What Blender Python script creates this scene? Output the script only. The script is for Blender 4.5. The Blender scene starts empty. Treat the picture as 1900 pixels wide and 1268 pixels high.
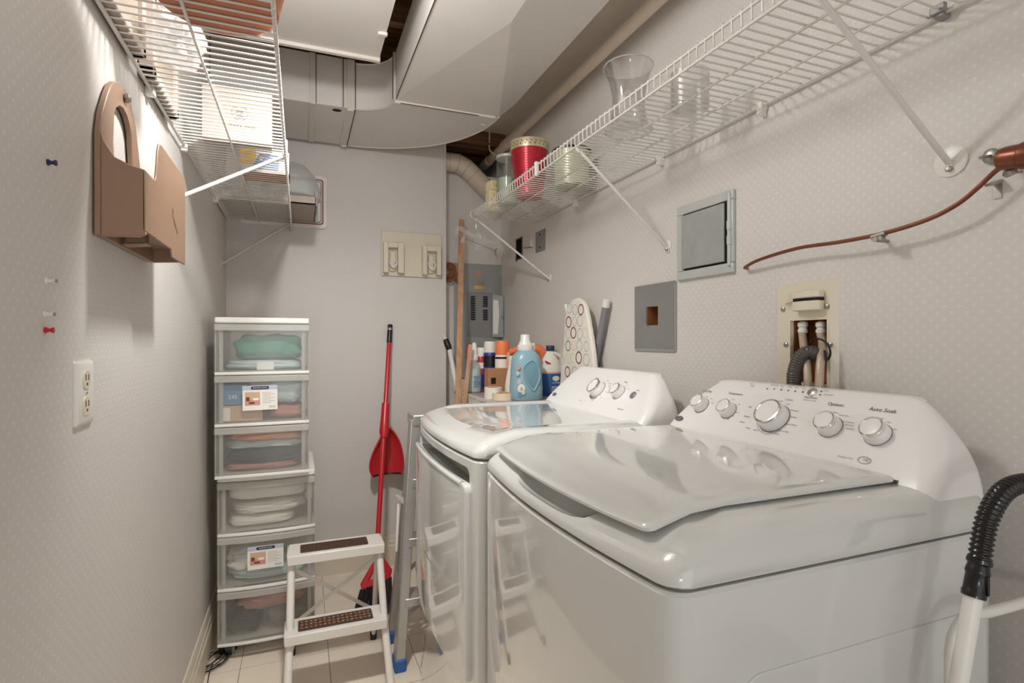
import bpy, bmesh, math, random
from mathutils import Vector, Matrix, noise as mnoise
random.seed(7)
SC = bpy.context.scene
COL = SC.collection

# ------------------------------------------------------------------ camera, world, lights, exposure
YAW = math.radians(21.4); CS, SN = math.cos(YAW), math.sin(YAW)
FPX, PCX, PCY = 1000.0, 950.0, 632.0
CAMH = 1.2
cam_d = bpy.data.cameras.new('camera'); cam = bpy.data.objects.new('camera', cam_d); COL.objects.link(cam)
cam.location = (0, 0, CAMH); cam.rotation_euler = (math.pi/2, 0, -YAW)
cam_d.sensor_width = 36; cam_d.lens = 36*FPX/1900; cam_d.shift_y = -2/1900
cam_d.clip_start = 0.02
SC.camera = cam
SC.view_settings.view_transform = 'Standard'; SC.view_settings.look = 'None'
SC.view_settings.exposure = 0.0; SC.view_settings.gamma = 1.0; SC.view_settings.use_curve_mapping = False
W = bpy.data.worlds.new('world'); SC.world = W; W.use_nodes = True
bg = W.node_tree.nodes['Background']; bg.inputs[0].default_value = (0.97, 0.985, 1.0, 1); bg.inputs[1].default_value = 1.25
SC.cycles.max_bounces = 20; SC.cycles.diffuse_bounces = 12; SC.cycles.transparent_max_bounces = 24
def lamp(name, loc, power, radius, col):
    d = bpy.data.lights.new(name, 'POINT'); d.energy = power; d.shadow_soft_size = radius; d.color = col
    o = bpy.data.objects.new(name, d); o.location = loc; COL.objects.link(o); return o
lamp('ceiling_bulb', (0.06, 1.22, 2.12), 14.5, 0.055, (1.0, 0.99, 0.975))
sd_ = bpy.data.lights.new('aisle_fill_spot', 'SPOT'); sd_.energy = 58; sd_.shadow_soft_size = .055; sd_.color = (1.0, 0.975, 0.945); sd_.spot_size = math.radians(118); sd_.spot_blend = .9  # added fill spot at the bulb's place, brightens floor and far aisle
so_ = bpy.data.objects.new('aisle_fill_spot', sd_); so_.location = (0.06, 1.22, 2.12); COL.objects.link(so_)
so_.rotation_euler = (Vector((.06, 2.25, 0))-Vector(so_.location)).to_track_quat('-Z', 'Y').to_euler()
lamp('hall_light', (-0.2, -1.1, 1.05), 11, 0.05, (1.0, 0.99, 0.975))

def pt(px, py, X=None, Y=None, Z=None):
    """point of the room seen at a pixel of the photograph, on a plane X, Y or Z = const"""
    u = (px-PCX)/FPX; v = (PCY-py)/FPX
    d = Vector((u*CS+SN, CS-u*SN, v))
    if X is not None: t = X/d.x
    elif Y is not None: t = Y/d.y
    else: t = (Z-CAMH)/d.z
    return Vector((d.x*t, d.y*t, CAMH+d.z*t))

# ------------------------------------------------------------------ materials
def lin(h):
    if isinstance(h, str):
        r = []
        for i in (0, 2, 4):
            c = int(h[i:i+2], 16)/255
            r.append(c/12.92 if c <= .04045 else ((c+.055)/1.055)**2.4)
        return tuple(r)
    return tuple(h)
class NT:
    def __init__(s, name):
        s.m = bpy.data.materials.new(name); s.m.use_nodes = True; s.t = s.m.node_tree; s.n = s.t.nodes
        s.p = s.n['Principled BSDF']; s.out = s.n['Material Output']
    def new(s, typ, **kw):
        n = s.n.new(typ)
        for k, v in kw.items(): setattr(n, k, v)
        return n
    def ln(s, a, b): s.t.links.new(a, b)
    def math(s, op, a, b=None, c=None, clamp=False):
        n = s.new('ShaderNodeMath', operation=op, use_clamp=clamp)
        for i, x in enumerate((a, b, c)):
            if x is None: continue
            if isinstance(x, (int, float)): n.inputs[i].default_value = x
            else: s.ln(x, n.inputs[i])
        return n.outputs[0]
    def mix(s, fac, a, b):
        n = s.new('ShaderNodeMix', data_type='RGBA')
        if isinstance(fac, (int, float)): n.inputs[0].default_value = fac
        else: s.ln(fac, n.inputs[0])
        for i, x in ((6, a), (7, b)):
            if isinstance(x, tuple): n.inputs[i].default_value = (*x[:3], 1)
            else: s.ln(x, n.inputs[i])
        return n.outputs[2]
    def coord(s):
        return s.new('ShaderNodeTexCoord').outputs['Object']
    def noise(s, scale, detail=3, vec=None):
        n = s.new('ShaderNodeTexNoise'); n.inputs['Scale'].default_value = scale; n.inputs['Detail'].default_value = detail
        s.ln(vec if vec is not None else s.coord(), n.inputs['Vector']); return n.outputs['Fac']
    def bump(s, h, strength, dist=.002):
        n = s.new('ShaderNodeBump'); n.inputs['Strength'].default_value = strength; n.inputs['Distance'].default_value = dist
        s.ln(h, n.inputs['Height']); s.ln(n.outputs[0], s.p.inputs['Normal'])
def mat(name, col, rough=.5, metal=0., vary=.06, vscale=8, bump=0., bscale=200, coat=0., spec=.5):
    k = NT(name); c = lin(col)
    k.p.inputs['Roughness'].default_value = rough; k.p.inputs['Metallic'].default_value = metal
    k.p.inputs['Specular IOR Level'].default_value = spec
    k.p.inputs['Coat Weight'].default_value = coat; k.p.inputs['Coat Roughness'].default_value = .035
    f = k.noise(vscale)
    k.ln(k.mix(f, tuple(x*(1-vary) for x in c), tuple(min(1, x*(1+vary)) for x in c)), k.p.inputs['Base Color'])
    if bump: k.bump(k.noise(bscale, 2), bump)
    return k.m
def wood(name, c1, c2, axis=2, scale=18, rough=.6):
    k = NT(name); co = k.coord(); mp = k.new('ShaderNodeMapping')
    sc = [scale*3, scale*3, scale*3]; sc[axis] = scale*.15; mp.inputs['Scale'].default_value = sc
    k.ln(co, mp.inputs['Vector']); f = k.noise(1, 5, mp.outputs[0])
    r = k.new('ShaderNodeValToRGB'); r.color_ramp.elements[0].position = .3; r.color_ramp.elements[1].position = .7
    r.color_ramp.elements[0].color = (*lin(c1), 1); r.color_ramp.elements[1].color = (*lin(c2), 1)
    k.ln(f, r.inputs[0]); k.ln(r.outputs[0], k.p.inputs['Base Color']); k.p.inputs['Roughness'].default_value = rough
    k.bump(f, .2, .001); return k.m
def clear(name, tint=(1, 1, 1), transp=.9, gloss_rough=.03, haze=0., hazecol=(.9, .9, .9)):
    """thin clear plastic: see-through, with a sheen at grazing angles and an optional milky share"""
    k = NT(name); k.n.remove(k.p)
    tr = k.new('ShaderNodeBsdfTransparent'); tr.inputs[0].default_value = (*[t*transp for t in tint], 1)
    gl = k.new('ShaderNodeBsdfGlossy'); gl.inputs['Roughness'].default_value = gloss_rough
    lw = k.new('ShaderNodeLayerWeight'); lw.inputs[0].default_value = .35
    f = k.math('MULTIPLY_ADD', lw.outputs['Fresnel'], .42, .01, clamp=True)
    mx = k.new('ShaderNodeMixShader'); k.ln(f, mx.inputs[0]); k.ln(tr.outputs[0], mx.inputs[1]); k.ln(gl.outputs[0], mx.inputs[2])
    last = mx
    if haze:
        df = k.new('ShaderNodeBsdfDiffuse'); df.inputs[0].default_value = (*hazecol, 1)
        tl = k.new('ShaderNodeBsdfTranslucent'); tl.inputs[0].default_value = (*hazecol, 1)
        m1 = k.new('ShaderNodeMixShader'); m1.inputs[0].default_value = .35; k.ln(df.outputs[0], m1.inputs[1]); k.ln(tl.outputs[0], m1.inputs[2])
        m2 = k.new('ShaderNodeMixShader')
        nf = k.math('MULTIPLY_ADD', k.noise(4), .16, haze-.08, clamp=True)
        k.ln(nf, m2.inputs[0]); k.ln(mx.outputs[0], m2.inputs[1]); k.ln(m1.outputs[0], m2.inputs[2]); last = m2
    k.ln(last.outputs[0], k.out.inputs[0]); return k.m
def wallpaper(name, axes, base, motif, sheen=.35):
    """embossed vinyl paper: a small crescent over a stem, repeated on a half-offset lattice of 24 mm"""
    k = NT(name); sp = k.new('ShaderNodeSeparateXYZ'); k.ln(k.coord(), sp.inputs[0])
    a, b = sp.outputs[axes[0]], sp.outputs[axes[1]]
    P = .0238; tot = None
    for off in (0., .5):
        fa = k.math('SUBTRACT', k.math('FRACT', k.math('MULTIPLY_ADD', a, 1/P, off+100)), .5)
        fb = k.math('SUBTRACT', k.math('FRACT', k.math('MULTIPLY_ADD', b, 1/P, off+100)), .5)
        r = k.math('SQRT', k.math('ADD', k.math('MULTIPLY', fa, fa), k.math('MULTIPLY', fb, fb)))
        ring = k.math('SUBTRACT', 1, k.math('MULTIPLY', k.math('ABSOLUTE', k.math('SUBTRACT', r, .13)), 19), clamp=True)
        up = k.math('MULTIPLY_ADD', fb, 18, .7, clamp=True)
        arc = k.math('MULTIPLY', ring, up)
        stem = k.math('MULTIPLY', k.math('SUBTRACT', 1, k.math('MULTIPLY', k.math('ABSOLUTE', fa), 16), clamp=True),
                      k.math('MULTIPLY', k.math('GREATER_THAN', fb, -.14), k.math('LESS_THAN', fb, .14)))
        m = k.math('MAXIMUM', arc, stem); tot = m if tot is None else k.math('MAXIMUM', tot, m)
    big = k.noise(1.3, 4); fine = k.noise(420, 2)
    c = lin(base)
    bc = k.mix(big, tuple(x*.94 for x in c), tuple(x*1.05 for x in c))
    bc = k.mix(k.math('MULTIPLY', fine, .10), bc, tuple(x*.75 for x in c))
    k.ln(k.mix(k.math('MULTIPLY', tot, .42), bc, lin(motif)), k.p.inputs['Base Color'])
    k.ln(k.math('MULTIPLY_ADD', tot, -.2, .55), k.p.inputs['Roughness']); k.p.inputs['Specular IOR Level'].default_value = sheen
    k.bump(k.math('ADD', tot, k.math('MULTIPLY', fine, .25)), .25, .0008)
    return k.m
M = {}
M['paper_side'] = wallpaper('embossed_wallpaper_side', (1, 2), 'd4d0cb', 'edeae7')
M['paper_end'] = wallpaper('embossed_wallpaper_end', (0, 2), 'd4d0cb', 'dfdcd8')
M['ceiling'] = mat('ceiling_paint', 'd2c7b8', .7, bump=.15, bscale=60)
M['duct'] = mat('painted_duct', 'dcd8d3', .42, vary=.03, bump=.03, bscale=12)
M['duct_edge'] = mat('painted_duct_cleat', 'd8d2ca', .35, vary=.03)
M['pipe_paint'] = mat('cream_painted_pipe', 'cdbfae', .4, vary=.05)
M['tile'] = mat('vinyl_tile', 'e8dccb', .35, vary=.09, vscale=5, bump=.04, bscale=60)
M['grout'] = mat('tile_joint', '9c8b78', .7)
M['base'] = mat('cream_trim_paint', 'd6cdba', .35, vary=.03)
M['joist'] = wood('dark_joist_wood', '5a3a24', '8a6242', axis=0)
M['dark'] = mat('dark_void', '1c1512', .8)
M['washer'] = mat('white_enamel', 'd0d1ce', .12, vary=.008, coat=1.)
M['panel_white'] = mat('control_panel_white', 'e9e8e6', .28, vary=.008, coat=.2)
M['gap_shade'] = mat('seam_gap_shade', '6d6a66', .6)  # grey that imitates the shade inside narrow seam gaps
M['shadowgrey'] = mat('handle_pocket_shade', 'a6a5a2', .4)  # grey that paints shade into the dryer's handle recess
M['print'] = mat('grey_print', '55555a', .5); M['print_light'] = mat('light_grey_print', '98968f', .5)
M['print_blue'] = mat('blue_print', '5d7fb0', .5); M['print_dark'] = mat('dark_print', '26262a', .4)
M['chrome'] = mat('chrome', 'e6e4e2', .12, 1., vary=.02)
M['white_plastic'] = mat('white_plastic', 'e2dfd9', .35, vary=.02)
M['wire'] = mat('white_coated_wire', 'd3cfc9', .38, vary=.02)
M['steel'] = mat('zinc_screw', 'a8a49e', .35, .9)
M['galv'] = mat('galvanised_sheet', 'a4a7a4', .45, .2, vary=.2, vscale=26, bump=.05, bscale=40)
M['galv_frame'] = mat('galvanised_frame', 'bfc4c1', .42, .2, vary=.1, vscale=20)
M['grey_plate'] = mat('grey_painted_steel', '8c8a89', .45, .2, vary=.05)
M['panel_grey'] = mat('panel_grey_enamel', '979b99', .4, .05, vary=.05)
M['cream'] = mat('cream_plastic', 'd9d1bd', .4, vary=.03)
M['cream_dk'] = mat('cream_plastic_inner', 'b3a992', .5)
M['brown'] = mat('taupe_plastic', '937660', .42, vary=.05, bump=.03)
M['copper'] = mat('copper_tube', '7d4934', .32, .55, vary=.3, vscale=30)
M['red'] = mat('red_plastic', 'c0242c', .3, vary=.06); M['red_metal'] = mat('red_metallic', 'b32334', .25, .35, vary=.05)
M['gold'] = mat('pale_gold_band', 'd9cba8', .3, .6, vary=.15, vscale=60)
M['black'] = mat('black_plastic', '1a1718', .35, vary=.1); M['black_gloss'] = mat('black_hose_plastic', '161213', .22)
M['bristle'] = mat('black_bristles', '231d1e', .7, vary=.4, vscale=60, bump=.4, bscale=150)
M['tread'] = mat('brown_rubber_tread', '4a3327', .7, bump=.1)
M['stool'] = mat('white_powder_coat', 'dbd7d0', .3, vary=.02)
M['alu'] = mat('brushed_aluminium', 'b9b7b3', .36, .65, vary=.06, vscale=20); M['blue'] = mat('blue_rubber', '2f5fa6', .5)
M['lath'] = wood('pale_lath_wood', 'b08360', 'cba17d', axis=2)
M['teal_bottle'] = mat('blue_bottle', '8db0bd', .3, vary=.05); M['teal_dk'] = mat('blue_bottle_grip', '779fae', .35)
M['orange'] = mat('orange_plastic', 'ee8150', .4); M['peach'] = mat('peach_cloth', 'e8a988', .8, bump=.2)
M['card'] = mat('brown_cardboard', 'b07e5a', .8, vary=.06); M['cream_card'] = mat('cream_carton', 'a99b90', .7)
M['red_can'] = mat('red_can', 'b83a34', .35); M['blue_can'] = mat('blue_can', '2a3a90', .35); M['label_blue'] = mat('blue_label', '2f5d9c', .4)
M['terracotta'] = mat('terracotta', 'b97a5c', .7, vary=.1, bump=.08); M['whitebag'] = clear('white_film_bag', transp=.9, haze=.5, hazecol=(.75, .75, .75))
M['frost'] = clear('frosted_plastic', transp=1.0, gloss_rough=.25, haze=.11, hazecol=(.88, .87, .83))
M['frost_side'] = clear('frosted_side_plastic', transp=1.0, gloss_rough=.3, haze=.42, hazecol=(.88, .87, .83))
M['glass'] = clear('clear_acrylic', transp=.97); M['jug'] = clear('hazy_plastic', transp=.95, haze=.35)
M['green_pot'] = mat('pale_green_tin', 'b9bf9f', .35, .2); M['green_wax'] = mat('pale_green_wax', 'aebfa8', .5)
M['soap'] = mat('cream_carton_yellow', 'e3d6a8', .6); M['paperwhite'] = mat('white_paper', 'e6e3dd', .7); M['lilac'] = mat('lilac_print', 'b9bccb', .6)
M['navy'] = mat('navy_print', '26284f', .5); M['photo_tan'] = mat('photo_print_tan', 'c9a98c', .6); M['photo_pink'] = mat('photo_print_pink', 'c98f80', .6); M['photo_dk'] = mat('photo_print_dark', '6a3a34', .6)
M['yellow'] = mat('yellow_print', 'e2b548', .6); M['maroon'] = mat('maroon_print', '8b3a4c', .6); M['paleblue'] = mat('pale_blue_board', 'd3dcde', .5)
M['cl_green'] = mat('green_cloth', '4a9078', .9, bump=.3); M['cl_blue'] = mat('blue_cloth', '6f8fae', .9, bump=.3); M['cl_peach'] = mat('peach_towel', 'dc9a74', .9, bump=.3)
M['cl_white'] = mat('white_cloth', 'e3dfd4', .9, bump=.3); M['cl_aqua'] = mat('pale_aqua_cloth', 'bfd2cf', .9, bump=.3); M['cl_dark'] = mat('charcoal_cloth', '26292c', .9, bump=.3)
M['cl_pink'] = mat('rose_cloth', 'b87f74', .9, bump=.3); M['cl_grey'] = mat('grey_cloth', '77746f', .9, bump=.3)
M['cream_tape'] = mat('masking_tape', 'e0cfb6', .7); M['grey_tube'] = mat('grey_metal_tube', '86858e', .35, .3)
M['wood_in'] = wood('wall_cavity_wood', '75431f', '9c6131', axis=2, scale=10); M['rag'] = mat('rust_brown_cloth', '8f5b3c', .9, bump=.4)
M['hose_grey'] = mat('braided_supply_hose', 'b9a795', .4, .2, vary=.2, vscale=120); M['hose_brown'] = mat('ribbed_drain_hose', '4a423e', .4, vary=.1)
M['tray'] = mat('taupe_tray', '9c8f80', .5); M['blister'] = clear('clear_tray_plastic', transp=.95, haze=.17)

# ------------------------------------------------------------------ mesh building
TXT = {}
def text_geo(s):
    if s in TXT: return TXT[s]
    cu = bpy.data.curves.new('t', 'FONT'); cu.body = s; cu.size = 1; cu.resolution_u = 2
    o = bpy.data.objects.new('t', cu); COL.objects.link(o)
    dg = bpy.context.evaluated_depsgraph_get(); dg.update()
    me = bpy.data.meshes.new_from_object(o.evaluated_get(dg))
    g = ([(v.co.x, v.co.y) for v in me.vertices], [tuple(p.vertices) for p in me.polygons])
    bpy.data.objects.remove(o); bpy.data.curves.remove(cu); bpy.data.meshes.remove(me)
    TXT[s] = g; return g
def frame_of(n, up=(0, 0, 1)):
    n = Vector(n).normalized(); up = Vector(up)
    if abs(n.dot(up)) > .99: up = Vector((0, 1, 0))
    x = up.cross(n).normalized(); y = n.cross(x)
    return x, y, n
class MB:
    def __init__(s): s.v = []; s.f = []; s.mi = []
    def add(s, vs, fs, m=0):
        b = len(s.v); s.v += [Vector(v) for v in vs]
        for f in fs: s.f.append(tuple(b+i for i in f)); s.mi.append(m)
        return s
    def box(s, x0, x1, y0, y1, z0, z1, m=0):
        return s.add([(x0,y0,z0),(x1,y0,z0),(x1,y1,z0),(x0,y1,z0),(x0,y0,z1),(x1,y0,z1),(x1,y1,z1),(x0,y1,z1)],
                     [(3,2,1,0),(4,5,6,7),(0,1,5,4),(1,2,6,5),(2,3,7,6),(3,0,4,7)], m)
    def obox(s, c, ax, ay, az, m=0):
        c = Vector(c); ax, ay, az = Vector(ax), Vector(ay), Vector(az)
        vs = [c+i*ax+j*ay+k*az for k in (-1,1) for (i,j) in ((-1,-1),(1,-1),(1,1),(-1,1))]
        return s.add(vs, [(3,2,1,0),(4,5,6,7),(0,1,5,4),(1,2,6,5),(2,3,7,6),(3,0,4,7)], m)
    def bar(s, p, q, w, h, up=(0,0,1), m=0):
        p, q = Vector(p), Vector(q); x, y, n = frame_of(q-p, up)
        return s.obox((p+q)/2, x*w/2, y*h/2, n*(q-p).length/2, m)
    def quad(s, a, b, c, d, m=0): return s.add([a,b,c,d], [(0,1,2,3)], m)
    def loft(s, rings, cap0=True, cap1=True, m=0, closed=True):
        n = len(rings[0]); b = len(s.v)
        for r in rings: s.v += [Vector(p) for p in r]
        for i in range(len(rings)-1):
            for j in range(n if closed else n-1):
                k = (j+1) % n
                s.f.append((b+i*n+j, b+i*n+k, b+(i+1)*n+k, b+(i+1)*n+j)); s.mi.append(m)
        if cap0: s.f.append(tuple(b+j for j in range(n-1, -1, -1))); s.mi.append(m)
        if cap1: s.f.append(tuple(b+(len(rings)-1)*n+j for j in range(n))); s.mi.append(m)
        return s
    def prism(s, poly, vec, m=0):
        vec = Vector(vec); return s.loft([poly, [Vector(p)+vec for p in poly]], m=m)
    def tube(s, pts, r, n=8, caps=True, m=0, closed=False):
        pts = [Vector(p) for p in pts]; rings = []; L = len(pts)
        rad = r if isinstance(r, (list, tuple)) else [r]*L
        t0 = (pts[1]-pts[0]).normalized(); x, y, _ = frame_of(t0)
        for i, p in enumerate(pts):
            if closed: t = (pts[(i+1) % L]-pts[i-1]).normalized()
            elif i == 0: t = t0
            elif i == L-1: t = (pts[-1]-pts[-2]).normalized()
            else:
                t = ((pts[i+1]-p).normalized()+(p-pts[i-1]).normalized())
                t = t.normalized() if t.length > 1e-6 else t0
            x = (x-t*x.dot(t)).normalized(); y = t.cross(x)
            rings.append([p+x*rad[i]*math.cos(2*math.pi*k/n)+y*rad[i]*math.sin(2*math.pi*k/n) for k in range(n)])
        if closed: rings.append(rings[0])
        return s.loft(rings, caps and not closed, caps and not closed, m)
    def lathe(s, prof, c, n=32, axis=(0,0,1), m=0, up=(0,1,0), sx=1., sy=1.):
        c = Vector(c); x, y, a = frame_of(axis, up)
        rings = [[c+a*z+x*r*sx*math.cos(2*math.pi*k/n)+y*r*sy*math.sin(2*math.pi*k/n) for k in range(n)] for r, z in prof]
        return s.loft(rings, prof[0][0] > 1e-5, prof[-1][0] > 1e-5, m)
    def text(s, t, o, ux, uy, size, m=0, align='c'):
        vs, fs = text_geo(t)
        if not vs: return s
        xs = [v[0] for v in vs]; w = max(xs)-min(xs); x0 = min(xs)
        sh = {'c': x0+w/2, 'l': x0, 'r': x0+w}[align]
        o, ux, uy = Vector(o), Vector(ux).normalized(), Vector(uy).normalized()
        return s.add([o+ux*(a-sh)*size+uy*b*size for a, b in vs], fs, m)
    def disc(s, c, n, r, m=0, seg=24, sx=1., sy=1., up=(0,0,1)):
        x, y, a = frame_of(n, up); c = Vector(c)
        return s.add([c+x*r*sx*math.cos(2*math.pi*k/seg)+y*r*sy*math.sin(2*math.pi*k/seg) for k in range(seg)], [tuple(range(seg))], m)
    def ringflat(s, c, n, r0, r1, m=0, seg=32, a0=0., a1=2*math.pi, up=(0,0,1)):
        x, y, a = frame_of(n, up); c = Vector(c); R = []
        for r in (r1, r0): R.append([c+x*r*math.cos(a0+(a1-a0)*k/seg)+y*r*math.sin(a0+(a1-a0)*k/seg) for k in range(seg+1)])
        return s.loft(R, False, False, m, closed=False)
    def grid(s, fn, nu, nv, m=0):
        b = len(s.v)
        for i in range(nu+1):
            for j in range(nv+1): s.v.append(Vector(fn(i/nu, j/nv)))
        for i in range(nu):
            for j in range(nv):
                s.f.append((b+i*(nv+1)+j, b+(i+1)*(nv+1)+j, b+(i+1)*(nv+1)+j+1, b+i*(nv+1)+j+1)); s.mi.append(m)
        return s
    def mesh(s, name, mats, off=Vector((0,0,0)), smooth=38):
        me = bpy.data.meshes.new(name); me.from_pydata([v-off for v in s.v], [], s.f)
        for mm in (mats if isinstance(mats, (list, tuple)) else [mats]): me.materials.append(M[mm] if isinstance(mm, str) else mm)
        me.polygons.foreach_set('material_index', s.mi)
        if smooth:
            me.polygons.foreach_set('use_smooth', [True]*len(s.f)); me.set_sharp_from_angle(angle=math.radians(smooth))
        me.update(); return me
    def build(s, name, mats, parent=None, smooth=38, bevel=0., seg=2, weld=False, label=None):
        off = Vector((0,0,0)); q = parent
        while q is not None: off = off+q.location; q = q.parent
        o = bpy.data.objects.new(name, s.mesh(name, mats, off, smooth)); COL.objects.link(o)
        if parent is not None: o.parent = parent
        if bevel:
            b = o.modifiers.new('bevel', 'BEVEL'); b.width = bevel; b.segments = seg; b.limit_method = 'ANGLE'; b.angle_limit = math.radians(40)
            b.harden_normals = False
        if label: o['label'] = label
        return o
def tag(o, label, cat, group=None):
    o['label'] = label; o['category'] = cat
    if group: o['group'] = group
    return o
def thing(name, label, cat, loc=(0,0,0), group=None):
    o = bpy.data.objects.new(name, None); COL.objects.link(o); o.location = loc; o.empty_display_size = .05
    return tag(o, label, cat, group)
def struct(o): o['kind'] = 'structure'; return o
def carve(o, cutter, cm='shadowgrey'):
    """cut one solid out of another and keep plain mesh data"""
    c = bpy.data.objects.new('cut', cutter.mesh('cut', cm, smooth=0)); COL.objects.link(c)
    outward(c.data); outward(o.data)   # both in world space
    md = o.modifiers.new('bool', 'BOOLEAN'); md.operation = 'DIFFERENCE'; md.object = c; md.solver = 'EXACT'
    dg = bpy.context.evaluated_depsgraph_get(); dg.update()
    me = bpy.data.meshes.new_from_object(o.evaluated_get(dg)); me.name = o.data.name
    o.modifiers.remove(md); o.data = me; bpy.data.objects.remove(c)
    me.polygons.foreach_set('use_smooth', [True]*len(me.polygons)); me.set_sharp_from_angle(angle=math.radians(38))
def outward(me):
    bm = bmesh.new(); bm.from_mesh(me); bmesh.ops.recalc_face_normals(bm, faces=bm.faces[:]); bm.to_mesh(me); bm.free()
def arc(c, x, y, r, a0, a1, n):
    c, x, y = Vector(c), Vector(x), Vector(y)
    return [c+x*r*math.cos(a0+(a1-a0)*i/n)+y*r*math.sin(a0+(a1-a0)*i/n) for i in range(n+1)]
def smoothpath(P, n=8):
    """Catmull-Rom through points"""
    P = [Vector(p) for p in P]; Q = [P[0]*2-P[1]]+P+[P[-1]*2-P[-2]]; out = []
    for i in range(1, len(Q)-2):
        for k in range(n):
            t = k/n; a, b, c, d = Q[i-1], Q[i], Q[i+1], Q[i+2]
            out.append(.5*((2*b)+(c-a)*t+(2*a-5*b+4*c-d)*t*t+(3*b-a-3*c+d)*t**3))
    out.append(P[-1]); return out
def rrect(w, h, r, n=5):
    pts = []
    for cx, cy, a in ((w/2-r, h/2-r, 0), (-w/2+r, h/2-r, 90), (-w/2+r, -h/2+r, 180), (w/2-r, -h/2+r, 270)):
        for i in range(n+1):
            t = math.radians(a+90*i/n); pts.append((cx+r*math.cos(t), cy+r*math.sin(t)))
    return pts
def sstep(t): t = max(0., min(1., t)); return t*t*(3-2*t)

# ------------------------------------------------------------------ the room
XL, XR, YB, YA, YX, ZC = -.335, 1.12, 2.92, 3.04, .748, 2.40
YF = -1.5
fl = MB().box(XL-.02, XR+.02, YF, YA+.02, -.04, -.0012).build('floor', 'grout'); struct(fl)
TS = .3048; g = .0011
tile_me = None
tx0, ty0 = .099-2*TS, 2.195-8*TS
for i in range(6):
    for j in range(12):
        x, y = tx0+i*TS, ty0+j*TS
        a, b, c_, d_ = max(x+g, XL), min(x+TS-g, XR), y+g, min(y+TS-g, YA)
        if b-a < .01 or d_-c_ < .01: continue
        MB().box(a, b, c_, d_, -.0012, 0).build('tile', 'tile', fl, bevel=.0006, seg=1)
struct(MB().box(XL-.06, XL, YF, YA, 0, 2.58).build('wall_left', 'paper_side'))
wb = struct(MB().box(XL, YX, YB, YB+.10, 0, 2.56).build('wall_back', 'paper_end'))
struct(MB().box(YX-.10, XR+.06, YA, YA+.05, 0, 2.175).build('wall_alcove', 'paper_end'))
def zone(x0, x1, z0, z1, X=XR):
    """pixel box on the right wall -> (ya, yb, za, zb)"""
    p, q = pt(x0, z0, X=X), pt(x1, z1, X=X); return min(p.y,q.y), max(p.y,q.y), min(p.z,q.z), max(p.z,q.z)
HOLE_BOX = (pt(1534,600,X=XR-.012).y, pt(1466,600,X=XR-.012).y, 1.10, pt(1500,594,X=XR-.012).z)
HOLE_PLATE = (pt(1224,585,X=XR).y, pt(1202,585,X=XR).y, pt(1213,604,X=XR).z, pt(1213,569,X=XR).z)
HOLE_SLOT = (pt(969.5,462,X=XR).y, pt(957.5,462,X=XR).y, pt(963,482,X=XR).z, pt(963,442,X=XR).z)
holes = [HOLE_BOX, HOLE_PLATE, HOLE_SLOT]
ys = sorted({YF, 3.6, *[h[0] for h in holes], *[h[1] for h in holes]}); zs = sorted({0, 2.62, *[h[2] for h in holes], *[h[3] for h in holes]})
wr = MB()
for a, b in zip(ys, ys[1:]):
    for c_, d_ in zip(zs, zs[1:]):
        if any(h[0]-1e-6 <= a and b <= h[1]+1e-6 and h[2]-1e-6 <= c_ and d_ <= h[3]+1e-6 for h in holes): continue
        wr.quad((XR,b,c_), (XR,a,c_), (XR,a,d_), (XR,b,d_))
for h in holes:
    a, b, c_, d_ = h; D = XR+.05
    wr.quad((D,b,c_), (D,a,c_), (D,a,d_), (D,b,d_), 1)
    wr.quad((XR,a,c_), (XR,b,c_), (D,b,c_), (D,a,c_), 1); wr.quad((XR,b,d_), (XR,a,d_), (D,a,d_), (D,b,d_), 1)
    wr.quad((XR,a,d_), (XR,a,c_), (D,a,c_), (D,a,d_), 1); wr.quad((XR,b,c_), (XR,b,d_), (D,b,d_), (D,b,c_), 1)
wr.quad((XR+.06,YF,0), (XR+.06,3.6,0), (XR+.06,3.6,2.62), (XR+.06,YF,2.62), 1)
struct(wr.build('wall_right', ['paper_side', 'wood_in'], smooth=0))
ce = struct(MB().box(.42, XR+.06, YF, YB+.02, ZC, ZC+.02).build('ceiling', 'ceiling'))
wc = struct(MB().box(XL-.06, XR+.06, YF, YB+.12, 2.56, 2.59).build('ceiling_subfloor', 'joist'))
for k in range(8): MB().box(XL, .44, .12+.40*k, .16+.40*k, 2.44, 2.56).build('joist', 'joist', wc, bevel=.002)
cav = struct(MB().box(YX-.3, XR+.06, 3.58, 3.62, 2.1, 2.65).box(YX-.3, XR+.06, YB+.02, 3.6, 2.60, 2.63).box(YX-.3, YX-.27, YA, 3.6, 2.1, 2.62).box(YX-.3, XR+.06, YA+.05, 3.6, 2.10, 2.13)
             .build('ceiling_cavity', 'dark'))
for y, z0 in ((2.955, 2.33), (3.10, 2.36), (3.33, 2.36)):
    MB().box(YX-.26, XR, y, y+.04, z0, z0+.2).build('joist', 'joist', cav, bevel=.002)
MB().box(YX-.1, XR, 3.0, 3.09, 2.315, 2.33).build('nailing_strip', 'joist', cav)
# baseboards with a moulded top
def baseboard(name, p, q, nrm):
    p, q, nrm = Vector(p), Vector(q), Vector(nrm)
    prof = [(0,0),(.017,0),(.017,.105),(.013,.112),(.013,.128),(.009,.134),(.008,.148),(.004,.158),(0,.160)]
    return struct(MB().loft([[p+nrm*a+Vector((0,0,b)) for a, b in prof], [q+nrm*a+Vector((0,0,b)) for a, b in prof]]).build(name, 'base', smooth=25))
baseboard('baseboard_left', (XL,YF,0), (XL,YB,0), (1,0,0)); baseboard('baseboard_back', (YX,YB,0), (XL,YB,0), (0,-1,0))
struct(MB().box(YX-.012, YX+.004, YB-.004, YB+.104, .0, ZC-.06).build('trim_corner', 'paper_end', bevel=.003))
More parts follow.
